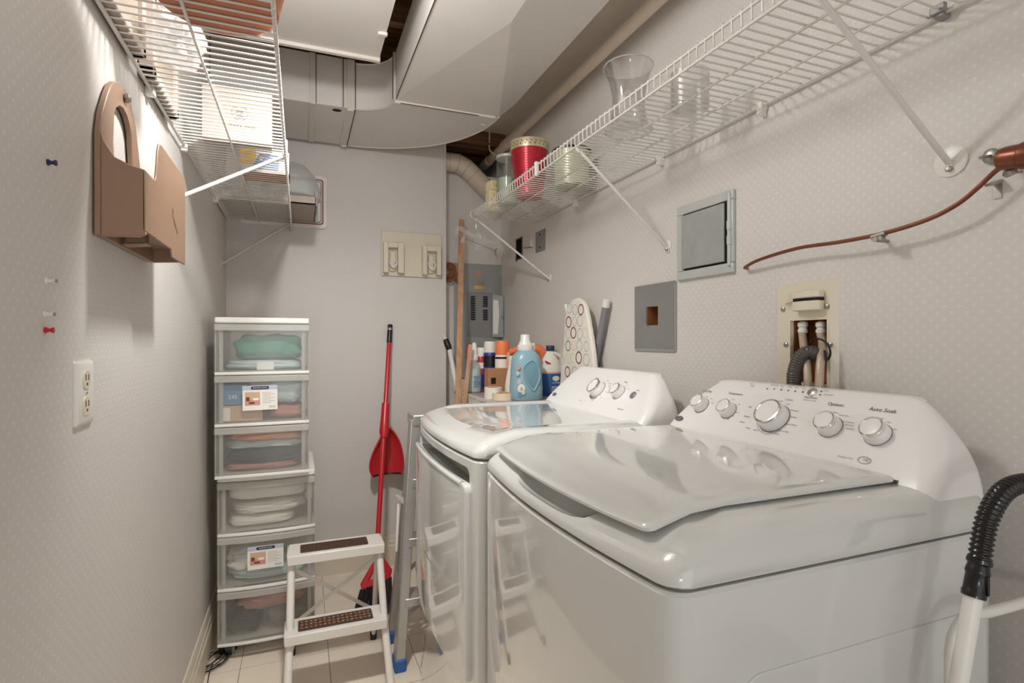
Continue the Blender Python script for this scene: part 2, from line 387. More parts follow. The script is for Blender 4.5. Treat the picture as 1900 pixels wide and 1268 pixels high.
# ------------------------------------------------------------------ ducts under the ceiling
ZB = 2.20
t = thing('air_duct', 'beige sheet metal duct with curved elbow sweeping along the back wall', 'air duct', (.2146, 2.268, ZB))
YFB, YBB, XE = 2.416, 2.88, .2146; ZT = 2.410
b = MB().box(XL+.002, XE, YFB, YBB, ZB, ZT); o = b.build('straight_section', 'duct', t, bevel=.002, seg=1)
cl = MB()
for px in (584, 575):
    x = pt(px, 150, Y=YFB).x; 
    if px == 584: cl.box(x-.02, x+.004, YFB-.005, YFB, ZB-.003, ZT).box(x-.02, x+.004, YFB-.004, YBB, ZB-.005, ZB)
cl.box(XE-.03, XE+.003, YFB-.005, YFB, ZB-.003, ZT).box(XE-.03, XE+.003, YFB-.004, YBB, ZB-.005, ZB)
cl.box(XE-.052, XE-.047, YFB-.004, YFB, ZB, ZT)
cl.build('drive_cleat', 'duct_edge', t, bevel=.001, seg=1)
MB().disc(pt(625, 205, Z=ZB-.0012), (0,0,-1), .019, 0, 24, 1, .75).build('access_hole', 'dark', t)
N = 20; cx, cy = .2146, 2.268
inn = [(cx+.152*math.sin(a), cy+.148*math.cos(a)) for a in [math.pi/2*i/N for i in range(N+1)]]
out = [(cx+.612*math.sin(a), cy+.612*math.cos(a)) for a in [math.pi/2*i/N for i in range(N+1)]]
b = MB(); apex = Vector((.50, 2.52, ZB-.006))
bi = [(x,y,ZB) for x, y in inn]; bo = [(x,y,ZB) for x, y in out]; ti = [(x,y,ZT) for x, y in inn]; to = [(x,y,ZT) for x, y in out]
# cross-broken bottom: a fan of facets around a slightly dropped centre
ti = [(x,y,2.397) for x, y in inn]; to = [(x,y,2.397) for x, y in out]
ring = bi+bo[::-1]
b.add(ring+[apex], [(i, (i+1) % len(ring), len(ring)) for i in range(len(ring))])
b.loft([bi, ti], False, False, closed=False); b.loft([bo, to], False, False, closed=False)
b.build('elbow', 'duct', t, smooth=20)
hem = MB().tube([(x,y,ZB) for x, y in out], .004, 6).tube([(x,y,ZB+.001) for x, y in inn], .003, 6)
hem.tube([(x,y,ZT-.012) for x, y in inn], .003, 6)
hem.build('elbow_seam', 'duct_edge', t)
XI, XO = cx+.152, cx+.612
ZT = 2.397
BL, BR = Vector((XI, cy, ZB)), Vector((XO, cy, ZB)); Mx = Vector((.602, 1.54, ZB-.022))
XT, ZTT = .897, 2.262; y1 = .3
b = MB(); FLv, FMv, FRv = Vector((XI, y1, ZB)), Vector((.602, y1, ZB-.022)), Vector((XT, y1, ZTT))
BT = Vector((XT, cy-.02, ZTT)); b.add([BL, Mx, BR], [(0,1,2)]); b.add([FLv, FMv, Mx, BL], [(0,1,2,3)])
b.add([BR, Mx, FMv, FRv, BT], [(0,1,2,3,4)])
b.add([BL, FLv, (XI,y1,ZT), (XI,cy,ZT)], [(0,1,2,3)]); b.add([BT, FRv, (XT,y1,ZT), (XT,cy-.02,ZT)], [(0,1,2,3)])
b.add([(XI,y1,ZT), FLv, FMv, FRv, (XT,y1,ZT)], [(0,1,2,3,4)]); b.add([BL, BR, BT, (XT,cy-.02,ZT), (XI,cy,ZT)], [(0,1,2,3,4)])
b.build('transition_section', 'duct', t, smooth=0)
c2 = MB().box(XI-.004, XO-.02, cy-.012, cy+.006, ZB-.014, ZB-.001)
c2.box(XI-.012, XI, cy-.012, cy+.004, ZB, ZT)
c2.build('joint_cleat', 'duct_edge', t, bevel=.002, seg=1)
for nm, bx in (('seam_gap', (XE-.046,XE-.044,YFB-.0062,YFB,ZB,2.41)), ('seam_gap', (XE+.004,XE+.0065,YFB-.0056,YFB,ZB,2.41)), ('seam_gap', (pt(584,150,Y=YFB).x+.004,pt(584,150,Y=YFB).x+.0065,YFB-.0056,YFB,ZB,2.41)),
    ('seam_gap', (XE+.004,XE+.0065,YFB,YBB,ZB-.0052,ZB)), ('seam_gap', (XI-.0135,XI-.0115,cy-.020,cy-.010,ZB,2.397)), ('seam_gap', (XI-.0015,XI+.0015,.32,cy-.02,ZB-.0022,ZB+.0005)), ('seam_gap', (XI+.02,XO-.10,cy-.0142,cy-.0122,ZB-.0150,ZB-.0120))):
    MB().box(*bx).build(nm, 'tread', t)
for p in ((XI+.008, cy-.004), (XO-.03, cy-.002), (XO-.045, cy+.09), (XE-.01, YBB-.004), (XE-.015, YFB+.004)):
    MB().box(p[0]-.013, p[0]+.013, p[1]-.006, p[1]+.006, ZB-.011, ZB).build('corner_clip', 'duct_edge', t, bevel=.003)
# the near duct over the aisle
XA, YA2, ZA = .272, 2.05, 2.25; ZT = 2.435
t = thing('supply_duct', 'wide flat beige duct with creased underside running over the aisle above the left shelf', 'air duct', (-.03, .9, ZA))
b = MB(); y0 = -.25; ap = Vector((-.03, .9, ZA-.045))
cs = [Vector((XL+.002,y0,ZA)), Vector((XA,y0,ZA)), Vector((XA,YA2,ZA)), Vector((XL+.002,YA2,ZA))]
b.add(cs+[ap], [(0,4,1),(1,4,2),(2,4,3),(3,4,0)])
tp = [Vector((c_.x,c_.y,ZT)) for c_ in cs]
for i in range(4): b.quad(cs[i], cs[(i+1)%4], tp[(i+1)%4], tp[i])
b.build('duct_body', 'duct', t, smooth=0)
MB().box(XL+.002, XA+.004, YA2-.006, YA2+.014, ZA-.012, ZA+.012).build('end_cleat', 'duct_edge', t, bevel=.003)
p = pt(710, 62, Z=ZA-.004)
MB().box(p.x-.016, p.x+.016, p.y-.008, p.y+.008, ZA-.012, ZA).build('corner_clip', 'duct_edge', t, bevel=.003)
# pipes
t = thing('drain_pipe', 'slim cream painted pipe running along the ceiling edge above the right shelf', 'pipe', (1.05, 1.5, 2.277))
MB().tube([(1.05, .2, 2.277), (1.05, 3.13, 2.277)], .0235, 20).build('pipe_run', 'pipe_paint', t)
for a, b_ in ((2.72, 2.80), (3.05, 3.16)): MB().tube([(1.05, a, 2.277), (1.05, b_, 2.277)], .0275, 20).build('coupling', 'pipe_paint', t)
h = MB().tube([(.985, 2.86, 2.40), (.985, 2.86, 2.31)], .004, 6).tube(arc((1.02,2.86,2.285), (1,0,0), (0,0,1), .037, math.pi*.9, math.pi*2.1, 12), .004, 6)
h.build('pipe_hanger', 'pipe_paint', t)
t = thing('vent_pipe', 'round cream vent pipe with segmented elbow in the alcove corner', 'pipe', (.8, 2.985, 2.2))
pa, pb, pc_ = pt(800, 300, Y=2.985), pt(855, 302, Y=2.985), pt(900, 348, Y=2.985)
pd = pc_+(pc_-pb).normalized()*.22; pd = Vector((XR+.01, 2.985, pc_.z+(pc_.z-pd.z)*0-(XR+.01-pc_.x)*((pb.z-pc_.z)/(pc_.x-pb.x))))
arcpts = [pa, pa.lerp(pb,.55), pb.lerp(pa,.12)+Vector((0,0,-.004)), pb.lerp(pc_,.22)+Vector((0,0,.0)), pb.lerp(pc_,.5), pd]
MB().tube(arcpts, .053, 24).build('pipe_run', 'pipe_paint', t, smooth=25)
sm = MB()
for i in (1, 2, 3, 4):
    n = (arcpts[i+1]-arcpts[i-1]).normalized(); sm.tube([arcpts[i]-n*.003, arcpts[i]+n*.003], .0545, 24)
sm.build('elbow_rib', 'cream_dk', t)

# ------------------------------------------------------------------ wire shelves
def wire_shelf(name, label, xw, xf, z, ya, yb, mids, up=1, cat='wire shelf'):
    t = thing(name, label, cat, (xw, (ya+yb)/2, z)); sgn = 1 if xf > xw else -1
    for x, zz, r, nm in [(xw,z,.0042,'wall_rail'), (xf,z,.0034,'front_rail'), (xf+sgn*.002,z+.032*up,.0034,'lip_rail')]+[(m,z-.004,.003,'support_rail') for m in mids]:
        MB().tube([(x,ya,zz),(x,yb,zz)], r, 8).build(nm, 'wire', t)
    y = ya+.01; n = 0; me = None
    pr = MB().tube([(xw,0,z+.003),(xf-sgn*.002,0,z+.003),(xf+sgn*.003,0,z+.003+.003*up),(xf+sgn*.004,0,z+.036*up),(xf+sgn*.001,0,z+.038*up)], .0021, 6)
    me = pr.mesh('cross_wire', 'wire', Vector((xw,0,z)))
    while y < yb-.004:
        o = bpy.data.objects.new('cross_wire', me); COL.objects.link(o); o.parent = t; o.location = (0, y-(ya+yb)/2, 0); y += .0254
    return t
ZS = 1.807
t = wire_shelf('wire_shelf', 'long white wire shelf on the right wall above the washing machine', 1.108, .803, ZS, .22, 2.55, (.905, 1.01)); RSH = t
def brace(par, wallp, topp, disc, nrm):
    w, q = Vector(wallp), Vector(topp); nrm = Vector(nrm)
    d = (q-w).normalized()
    o = MB().tube(smoothpath([w+nrm*.006+Vector((0,0,-.012)), w+nrm*.006, w+nrm*.012+d*.012, q-d*.05, q-d*.012+Vector((0,0,-.004)), q-nrm*.0], 5), .0056, 10)
    o.box(w.x-.004 if nrm.x > 0 else w.x-.004, w.x+.004, w.y-.009, w.y+.009, w.z-.024, w.z+.008)
    ob = o.build('brace', 'wire', par)
    MB().lathe([(disc,0),(disc,.003),(disc*.9,.0042)], w, 28, nrm).build('wall_disc', 'white_plastic', ob)
    MB().lathe([(.0055,0),(.0055,.006),(.003,.008)], w+nrm*.004+Vector((0,0,-.014)), 12, nrm).build('screw', 'steel', ob)
    return ob
p = pt(1765, 300, X=XR); brace(t, p, (.803, p.y+.035, ZS-.004), .028, (-1,0,0))
p = pt(1240, 455, X=XR); brace(t, p, (.803, p.y+.04, ZS-.004), .017, (-1,0,0))
p = pt(1020, 515, X=XR); brace(t, p, (.803, 2.545, ZS-.004), .017, (-1,0,0))
for px, py in ((1413,201), (1225,292), (1068,378)):
    q = pt(px, py, X=1.108); MB().box(1.098, XR, q.y-.009, q.y+.009, ZS-.012, ZS+.008).lathe([(.005,0),(.005,.006)], (1.10,q.y,ZS-.02), 10, (-1,0,0)).box(1.1,XR,q.y-.006,q.y+.006,ZS-.028,ZS-.01).build('wall_clip', 'white_plastic', t, bevel=.002)
q = pt(1748, 22, X=1.108); MB().box(1.096, XR, q.y-.008, q.y+.008, ZS-.010, ZS+.008).box(1.09, 1.1, q.y-.014, q.y+.012, ZS-.004, ZS+.012).build('wall_clip', 'grey_plate', t, bevel=.002, label='grey metal clip')
for y in (2.548, 1.80):
    MB().tube(arc((.801, y, ZS+.016), (0,0,1), (1,0,0), .021, 0, 2*math.pi, 20)[:-1], .0032, 6, closed=True).build('end_loop', 'wire', t) if y > 2 else MB().box(.794,.808,y-.008,y+.008,ZS-.008,ZS+.046).build('front_clip', 'white_plastic', t, bevel=.004)
ZL = 1.782
t = wire_shelf('wire_shelf', 'white wire shelf on the left wall loaded with boxes and trays', XL+.011, -.045, ZL, .45, 2.905, (-.19,), -1); LSH = t
brace(t, (XL, 1.60, 1.55), (-.045, 1.83, ZL-.004), .017, (1,0,0))
p = pt(411, 486, X=XL); brace(t, p, (-.045, 2.87, ZL-.004), .012, (1,0,0))
for y in (1.47, 1.86, 2.5):
    MB().box(XL, XL+.02, y-.009, y+.009, ZL-.016, ZL+.006).build('wall_clip', 'white_plastic', t, bevel=.003)
MB().box(-.052,-.038,1.818,1.842,ZL-.008,ZL+.046).build('front_clip', 'white_plastic', t, bevel=.005)
MB().tube([(-.045,2.90,ZL-.028),(-.045,2.90,ZL+.03)], .006, 10).box(-.053,-.037,2.898,2.918,ZL-.034,ZL-.02).build('end_bracket', 'galv_frame', t)
zs_ = ZL+.0055  # top of the wires

# ---- things on the left shelf
c0 = (-.135, 1.072, zs_)
t = thing('saucer', 'round reddish-brown terracotta saucer lying on the left wire shelf', 'saucer', c0)
MB().lathe([(0,0),(.09,0),(.098,.003),(.106,.04),(.107,.042),(.102,.042),(.094,.008),(0,.006)], c0, 48).build('dish', 'terracotta', t)
MB().ringflat((c0[0]+.0,c0[1]+.0,zs_-.0004), (0,0,-1), .03, .031).build('base_ring', 'terracotta', t)
def frame_box(y0, y1, x0, h, label, nm='picture_frame'):
    t = thing(nm, label, 'picture frame', (x0, (y0+y1)/2, zs_))
    MB().box(x0, x0+.030, y0, y0+.022, zs_, zs_+h).box(x0, x0+.030, y1-.022, y1, zs_, zs_+h).box(x0, x0+.030, y0, y1, zs_, zs_+.022).box(x0, x0+.030, y0, y1, zs_+h-.022, zs_+h).build('frame', 'cream_card', t, bevel=.003)
    MB().box(x0+.008, x0+.02, y0+.022, y1-.022, zs_+.022, zs_+h-.022).build('backing', 'tray', t)
frame_box(.98, 1.335, -.332, .24, 'slim cream picture frame standing against the wall behind the plastic bag')
frame_box(1.40, 1.66, -.332, .19, 'small cream picture frame standing on the left shelf between bag and carton')
# plastic bag: crumpled film
t = thing('plastic_bag', 'crumpled white plastic bag lying on the left shelf by the picture frames', 'plastic bag', (-.24, 1.31, zs_))
rg = []
for i in range(15):
    a = math.pi*i/14
    R = []
    for k in range(28):
        ph = 2*math.pi*k/28; d = Vector((math.sin(a)*math.cos(ph), math.sin(a)*math.sin(ph), math.cos(a)))
        f = 1+.30*mnoise.noise(d*2.3)+.16*mnoise.noise(d*6+Vector((3,1,2)))
        R.append(Vector((-.240+.048*d.x*f, 1.31+.075*d.y*f, max(zs_+.001, zs_+.045+.06*d.z*f))))
    rg.append(R)
MB().loft(rg).build('film', 'whitebag', t, smooth=25)
# cream carton with an emblem
q0, q1 = pt(372, 250, Z=zs_), pt(505, 271, Z=zs_)
t = thing('carton', 'cream cardboard carton with round emblem and upside-down print on the left shelf', 'carton', ((q0.x+q1.x)/2, 1.775, zs_))
hx = (q1.x-q0.x)/2; hz = .155; yf = 1.775; xm = (q0.x+q1.x)/2
MB().box(xm-hx, xm+hx, yf, yf+.055, zs_, zs_+hz).build('box', 'cream_card', t, bevel=.002)
pr = MB(); ce_ = (xm+.006, yf-.0006, zs_+.085); n = (0,-1,0)
for r0, r1 in ((.0215,.0225), (.0175,.018), (.005,.006)): pr.ringflat(ce_, n, r0, r1, seg=36)
for k in range(5): pr.box(ce_[0]-.012+.0015*abs(k-2), ce_[0]+.012-.0015*abs(k-2), yf-.0008, yf-.0006, ce_[2]-.011+k*.005, ce_[2]-.0095+k*.005)
pr.text('YORK-Z.NNN', (xm+.012, yf-.0008, zs_+.052), (-1,0,0), (0,0,-1), .0115)
pr.build('emblem_print', 'print_dark', t, smooth=0)
fl_ = MB()
for sx in (xm-hx+.006, xm+hx-.006):
    for yy in (yf+.012, yf+.035): fl_.box(sx-.002, sx+.002, yy, yy+.004, zs_-.0008, zs_)
fl_.build('staple', 'black', t)
# yellow and blue wrap box
q = pt(443, 309, Z=zs_); q2 = pt(537, 331, Z=zs_)
t = thing('food_wrap_box', 'yellow and blue printed cardboard box jutting out over the left shelf edge', 'carton', ((q.x+q2.x)/2, q2.y, zs_))
x0, x1, y0, y1, h = q.x, q2.x, (q.y+q2.y)/2, (q.y+q2.y)/2+.12, .078
MB().box(x0, x1, y0, y1, zs_, zs_+h).build('box', 'card', t, bevel=.0015)
f = MB(); e_ = .0006
f.quad((x0,y0-e_,zs_+.004),(x1,y0-e_,zs_+.004),(x1,y0-e_,zs_+h),(x0,y0-e_,zs_+h),0)
f.quad((x0,y0-2*e_,zs_+.02),(x0+.05,y0-2*e_,zs_+.02),(x0+.05,y0-2*e_,zs_+h),(x0,y0-2*e_,zs_+h),1)
f.quad((x0+.035,y0-3*e_,zs_+.012),(x0+.12,y0-3*e_,zs_+.006),(x0+.125,y0-3*e_,zs_+.066),(x0+.06,y0-3*e_,zs_+.062),2)
f.quad((x1+e_,y0,zs_+.004),(x1+e_,y1,zs_+.004),(x1+e_,y1,zs_+h),(x1+e_,y0,zs_+h),0)
f.quad((x1+2*e_,y0+.02,zs_+.03),(x1+2*e_,y1,zs_+.04),(x1+2*e_,y1,zs_+.064),(x1+2*e_,y0+.02,zs_+.062),2)
f.quad((x1+2*e_,y0,zs_+.004),(x1+2*e_,y1,zs_+.004),(x1+2*e_,y1,zs_+.025),(x1+2*e_,y0,zs_+.025),3)
f.text('Kitch', (x0+.088, y0-4*e_, zs_+.036), (1,0,0), (0,0,1), .026, 0)
f.text('FARMER', (x0+.088, y0-4*e_, zs_+.018), (1,0,0), (0,0,1), .011, 4)
f.build('printed_face', ['paperwhite','yellow','label_blue','maroon','navy'], t, smooth=0)
# clear tray and dome
t = thing('clear_tray', 'clear crinkled plastic tray on the left shelf behind the yellow and blue box', 'tray', (-.17, 2.36, zs_))
rg = []
for ins, z in ((.02,0),(.008,.02),(0,.045),(-.006,.046),(-.006,.05)):
    R = []
    for i, (a, b_) in enumerate(rrect(.24-2*ins, .22-2*ins, .03, 8)):
        wv = 1+.012*(-1)**i if z < .045 else 1
        R.append((-.17+a*wv, 2.36+b_*wv, zs_+z))
    rg.append(R)
MB().loft(rg, True, False).build('tray', 'blister', t, smooth=20)
t = thing('clear_bowl', 'clear round plastic bowl turned over above the taupe tray on the left shelf', 'bowl', (-.02, 2.60, zs_))
MB().lathe([(.125,.0),(.128,.004),(.122,.05),(.10,.105),(.06,.145),(.035,.155),(0,.157)], (-.04, 2.60, zs_+.045), 40).build('bowl', 'jug', t)
t = thing('storage_tray', 'taupe plastic tray with a raised end at the far end of the left shelf', 'tray', (-.13, 2.75, zs_))
MB().box(-.31, .065, 2.50, 2.86, zs_, zs_+.012).box(-.31, .065, 2.846, 2.86, zs_, zs_+.04).box(-.31, .065, 2.50, 2.508, zs_, zs_+.04).box(-.31,-.302,2.5,2.86,zs_,zs_+.04).build('tray', 'tray', t, bevel=.003)
MB().box(.057, .068, 2.50, 2.86, zs_, zs_+.062).box(.068,.072,2.66,2.69,zs_+.005,zs_+.055).build('end_wall', 'tray', t, bevel=.004)
# board with red double border, standing on the shelf against the back wall
t = thing('message_board', 'white board with rounded corners and maroon double border behind the left shelf', 'board', (0, 2.905, ZL))
pe = pt(607, 425, Y=2.905); x1, z0 = pe.x, pe.z; x0 = x1-.40; z1 = pt(607, 328, Y=2.905).z
xm, zm, w_, h_ = (x0+x1)/2, (z0+z1)/2, x1-x0, z1-z0
MB().prism([(xm+a,2.918,zm+c_) for a, c_ in rrect(w_, h_, .02)], (0,-.012,0)).build('board', 'paperwhite', t, bevel=.002)
bd = MB()
for ins, wd, mi in ((.018,.006,0),(.028,.0035,0)):
    for sg in (1,):
        o_ = [(xm+a,2.9055,zm+c_) for a, c_ in rrect(w_-2*ins, h_-2*ins, .014)]; i_ = [(xm+a,2.9055,zm+c_) for a, c_ in rrect(w_-2*ins-2*wd, h_-2*ins-2*wd, .012)]
        bd.loft([o_+[o_[0]], i_+[i_[0]]], False, False, mi, closed=False)
o_ = [(xm+a,2.9056,zm+c_) for a, c_ in rrect(w_-.075, h_-.075, .008)]; bd.add(o_, [tuple(range(len(o_)))], 1)
bd.text('NOTES', (x1-.052, 2.905, zm-.02), (0,0,1), (-1,0,0), .014, 2)
bd.build('border_print', ['maroon','paleblue','print_light'], t, smooth=0)

# ---- things on the right shelf
zr = ZS+.0055
c0 = pt(1165, 231, Z=zr)+Vector((.035,.05,0))
t = thing('vase', 'tall clear acrylic vase with flared rim on the right wire shelf', 'vase', c0)
MB().lathe([(.05,0),(.066,.0),(.071,.004),(.066,.012),(.054,.03),(.047,.07),(.048,.11),(.056,.15),(.067,.18),(.073,.192),(.071,.192),(.065,.18),(.054,.15),(.045,.11),(.044,.07),(.05,.03),(.04,.02),(0,.018)], c0, 48).build('vase_body', 'glass', t)
MB().tube(arc(c0+Vector((0,0,.192)), (1,0,0), (0,1,0), .072, 0, 2*math.pi, 40)[:-1], .0016, 6, closed=True).tube(arc(c0+Vector((0,0,.004)), (1,0,0), (0,1,0), .068, 0, 2*math.pi, 40)[:-1], .0022, 6, closed=True).build('rim', 'jug', t)
c0 = pt(1280, 206, Z=zr)
t = thing('glass_jar', 'low clear glass jar behind the flared vase on the right shelf', 'jar', c0)
MB().lathe([(.046,0),(.05,.003),(.05,.10),(.048,.10),(.047,.008),(0,.008)], c0, 40).build('jar', 'glass', t)
c0 = Vector((.915, 2.13, zr))
t = thing('tumbler', 'ribbed red metallic tumbler with pale gold rim on the right shelf', 'tumbler', c0)
pf = [(0,0),(.056,0),(.058,.004)]
for k in range(20): z = .008+k*.0098; r = .058+.022*(k/20); pf += [(r,z),(r+.0016,z+.004),(r+.0016,z+.006)]
pf += [(.0805,.203),(.077,.203),(.054,.008),(0,.006)]
MB().lathe(pf, c0, 48).build('cup', 'red_metal', t, smooth=60)
MB().lathe([(.081,.196),(.0835,.197),(.0855,.232),(.085,.234),(.082,.234),(.0795,.199)], c0, 48).build('rim_band', 'gold', t)
dt = MB()
for k in range(26):
    a = 2*math.pi*k/26; r = .0850
    for s_ in range(2): dt.disc(c0+Vector((r*math.cos(a+.06*s_), r*math.sin(a+.06*s_), .208+.012*s_)), (math.cos(a+.06*s_), math.sin(a+.06*s_), -.05), .0028, 0, 8)
dt.build('band_cutout', 'tread', t)
c0 = Vector((1.005, 1.915, zr))
t = thing('tin_pail', 'pale green ribbed tin pail with dark rim on the right shelf against the wall', 'pail', c0)
pf = [(0,0),(.066,0)]
for k in range(9): z = .004+k*.0145; r = .066+.008*k/9; pf += [(r,z),(r+.0012,z+.007)]
pf += [(.0755,.135),(.073,.135),(.063,.006),(0,.005)]
MB().lathe(pf, c0, 44).build('pail', 'green_pot', t)
MB().lathe([(.0755,.133),(.078,.134),(.078,.142),(.075,.143),(.0735,.137)], c0, 44).build('rim', 'black', t)
MB().lathe([(.072,.145),(.084,.0),(.086,.0),(.074,.145)], c0+Vector((.024,-.004,0)), 44).build('backing_sleeve', 'black', t) if False else None
c0 = Vector((.872, 2.275, zr))
t = thing('candle_jar', 'clear ribbed jar with pale green wax beside the red tumbler', 'jar', c0)
MB().lathe([(0,.002),(.047,.002),(.047,.115),(0,.118)], c0, 36).build('wax', 'green_wax', t)
pf = [(.05,0)]
for k in range(20): pf += [(.0505,.004+k*.0105),(.0518,.008+k*.0105)]
MB().lathe(pf+[(.052,.216),(.048,.216)], c0, 36).build('jar', 'glass', t, smooth=60)
MB().lathe([(.0522,.205),(.0535,.206),(.0535,.217),(.051,.218),(.05,.206)], c0, 36).build('rim', 'galv_frame', t)
for k, lb in enumerate(('lowest of the three small cream cartons stacked at the shelf end', 'middle of the three small cream cartons stacked at the shelf end', 'topmost of the three small cream cartons stacked at the shelf end')):
    z = zr+k*.047
    t = thing('soap_carton', lb, 'carton', (.85+.004*k, 2.415, z), 'cream cartons stacked on the right shelf')
    t.rotation_euler = (0,0,.15*(k-1))
    bm = MB().box(-.033,.033,-.03,.03,0,.0465); o = bpy.data.objects.new('box', bm.mesh('box','soap')); COL.objects.link(o); o.parent = t
    bv = o.modifiers.new('bevel','BEVEL'); bv.width = .004; bv.segments = 2
    o = bpy.data.objects.new('printed_patch', MB().quad((-.014,-.0305,.015),(.012,-.0305,.015),(.012,-.0305,.03),(-.014,-.0305,.03)).mesh('printed_patch','peach')); COL.objects.link(o); o.parent = t
# clear trouser hanger hooked on the end of the right shelf
hk = Vector((.801, 2.53, ZS-.006))
t = thing('clip_hanger', 'clear plastic trouser hanger with metal clip bar hung from the right shelf end', 'hanger', hk)
MB().tube(smoothpath([hk+Vector((-.012,0,.0)), hk+Vector((0,0,.012)), hk+Vector((.012,0,.0)), hk+Vector((.002,0,-.03)), hk+Vector((.004,0,-.055)), hk+Vector((.022,0,-.075)), hk+Vector((.024,0,-.10))], 6), .002, 6).build('hook', 'chrome', t)
ctr = hk+Vector((.024,0,-.10)); ux = Vector((.955, .12, -.27)).normalized(); uz = Vector((.27,0,.955)).normalized()
body = [(-.135,-.035),(-.135,.012),(-.12,.022),(-.04,.010),(-.015,.026),(.015,.026),(.04,.010),(.12,.022),(.135,.012),(.135,-.035),(.12,-.035),(.12,-.002),(.03,-.012),(.012,-.06),(-.012,-.06),(-.03,-.012),(-.12,-.002),(-.12,-.035)]
MB().prism([ctr+ux*a+uz*b_-Vector((0,.003,0)) for a, b_ in body], (0,.006,0)).build('hanger_body', 'blister', t)
MB().tube([ctr+ux*-.13+uz*-.028, ctr+ux*.13+uz*-.028], .0018, 6).build('clip_bar', 'steel', t)
for s_ in (-.088, .105):
    c_ = ctr+ux*s_+uz*-.03
    MB().obox(c_+Vector((0,-.005,0)), ux*.009, Vector((0,.0012,0)), uz*.02).obox(c_+Vector((0,.005,0)), ux*.009, Vector((0,.0012,0)), uz*.02).tube([c_+uz*-.018-ux*.008, c_+uz*-.018+ux*.008], .005, 8).build('clip', 'chrome', t)
# ------------------------------------------------------------------ fixtures on the right wall
def wallrect(px0, py0, px1, py1, px2, py2, px3, py3):
    P = [pt(a, b_, X=XR) for a, b_ in ((px0,py0),(px1,py1),(px2,py2),(px3,py3))]
    ya = (P[1].y+P[2].y)/2; yb = (P[0].y+P[3].y)/2; zt = (P[0].z+P[1].z)/2; zb = (P[2].z+P[3].z)/2
    return ya, yb, zb, zt
ya, yb, zb, zt = wallrect(1257,390, 1361,350, 1370,503, 1265,523)
t = thing('access_panel', 'galvanised metal access door with rolled frame under the right shelf', 'access panel', (XR, (ya+yb)/2, (zb+zt)/2))
f = MB(); fw = .028; X1 = XR-.012
f.box(X1,XR,ya,yb,zt-fw,zt).box(X1,XR,ya,yb,zb,zb+fw).box(X1,XR,yb-fw,yb,zb+fw,zt-fw).box(X1,XR,ya,ya+fw*.8,zb+fw,zt-fw)
f.build('frame', 'galv_frame', t, bevel=.003)
MB().box(XR-.004, XR-.002, ya+fw*.8, yb-fw, zb+fw, zt-fw).build('recess', 'dark', t)
MB().box(XR-.014, XR-.006, ya+fw*.8+.010, yb-fw+.004, zb+fw+.006, zt-fw-.004).build('door', 'galv', t, bevel=.002)
MB().tube([(X1-.002, ya+.010, zb+.02), (X1-.002, ya+.010, zt-.012)], .0055, 10).build('hinge_rod', 'galv_frame', t)
for z in (zb+.09, zt-.10): MB().tube([(X1-.002, ya+.010, z-.012), (X1-.002, ya+.010, z+.012)], .0075, 10).build('hinge_knuckle', 'galv_frame', t)
ya, yb, zb, zt = wallrect(1177,533, 1251,522, 1257,647, 1184,648)
t = thing('cover_plate', 'dark grey blank cover plate with a square hole on the right wall', 'cover plate', (XR, (ya+yb)/2, (zb+zt)/2))
h = HOLE_PLATE; f = MB(); X1 = XR-.007
for a, b_, c_, d_ in ((ya,yb,zb,h[2]),(ya,yb,h[3],zt),(ya,h[0],h[2],h[3]),(h[1],yb,h[2],h[3])): f.box(X1, XR, a, b_, c_, d_)
f.build('plate', 'grey_plate', t)
MB().box(X1+.001, XR-.0005, ya-.006, ya, zb-.006, zt-.004).box(X1+.001, XR-.0005, ya, yb, zb-.008, zb).build('plate_lip', 'panel_grey', t)
kn = MB()
for px, py in ((1190.5,587),(1197,593)): kn.disc(pt(px,py,X=X1-.0004)+Vector((-.0004,0,0)), (-1,0,0), .0085, 0, 18)
kn.build('knockout', 'grey_tube', t)
# supply box
ya, yb, zb, zt = wallrect(1443,532, 1552,515, 1562,718, 1452,716)
zb = 1.02
t = thing('washer_supply_box', 'cream plastic washer supply box plate with valve lever and two hoses', 'supply box', (XR, (ya+yb)/2, (zb+zt)/2))
h = HOLE_BOX; f = MB(); X1 = XR-.012
for a, b_, c_, d_ in ((ya+.012,yb-.004,h[3],zt-.008),(ya+.012,h[0],zb,h[3]),(h[1],yb-.004,zb,h[3]),(h[0],h[1],zb,h[2])): f.box(X1, XR, a, b_, c_, d_)
f.build('plate', 'cream', t)
MB().loft([[(XR,ya,zb),(XR,ya,zt),(XR,yb,zt),(XR,yb,zb)],[(X1,ya+.012,zb),(X1,ya+.012,zt-.008),(X1,yb-.004,zt-.008),(X1,yb-.004,zb)]], False, False).build('bevelled_rim', 'cream', t, smooth=0)
for px, py in ((1453.5,574),(1535,569),(1459,640),(1541,640)):
    q = pt(px, py, X=X1); MB().lathe([(.0065,0),(.006,.003),(.003,.005),(0,.0052)], q, 14, (-1,0,0)).box(q.x-.0056,q.x-.005,q.y-.0008,q.y+.0008,q.z-.004,q.z+.004).build('screw', 'steel', t)
q0, q1 = pt(1468, 556, X=X1-.02), pt(1519, 556, X=X1-.02); zc0 = pt(1490, 577, X=X1-.02).z; zc1 = pt(1490, 541, X=X1-.02).z; zs2 = pt(1490, 556.5, X=X1-.02).z
v = MB()
for za, zb2 in ((zs2+.004, zc1), (zc0, zs2-.003)):
    poly = [(a, b_) for a, b_ in ((X1,q1.y),(X1-.018,q1.y),(X1-.026,(q0.y+q1.y)/2),(X1-.018,q0.y),(X1,q0.y))]
    v.prism([(a, b_, za) for a, b_ in poly], (0,0,zb2-za))
v.build('valve_lever', 'cream', t, bevel=.003)
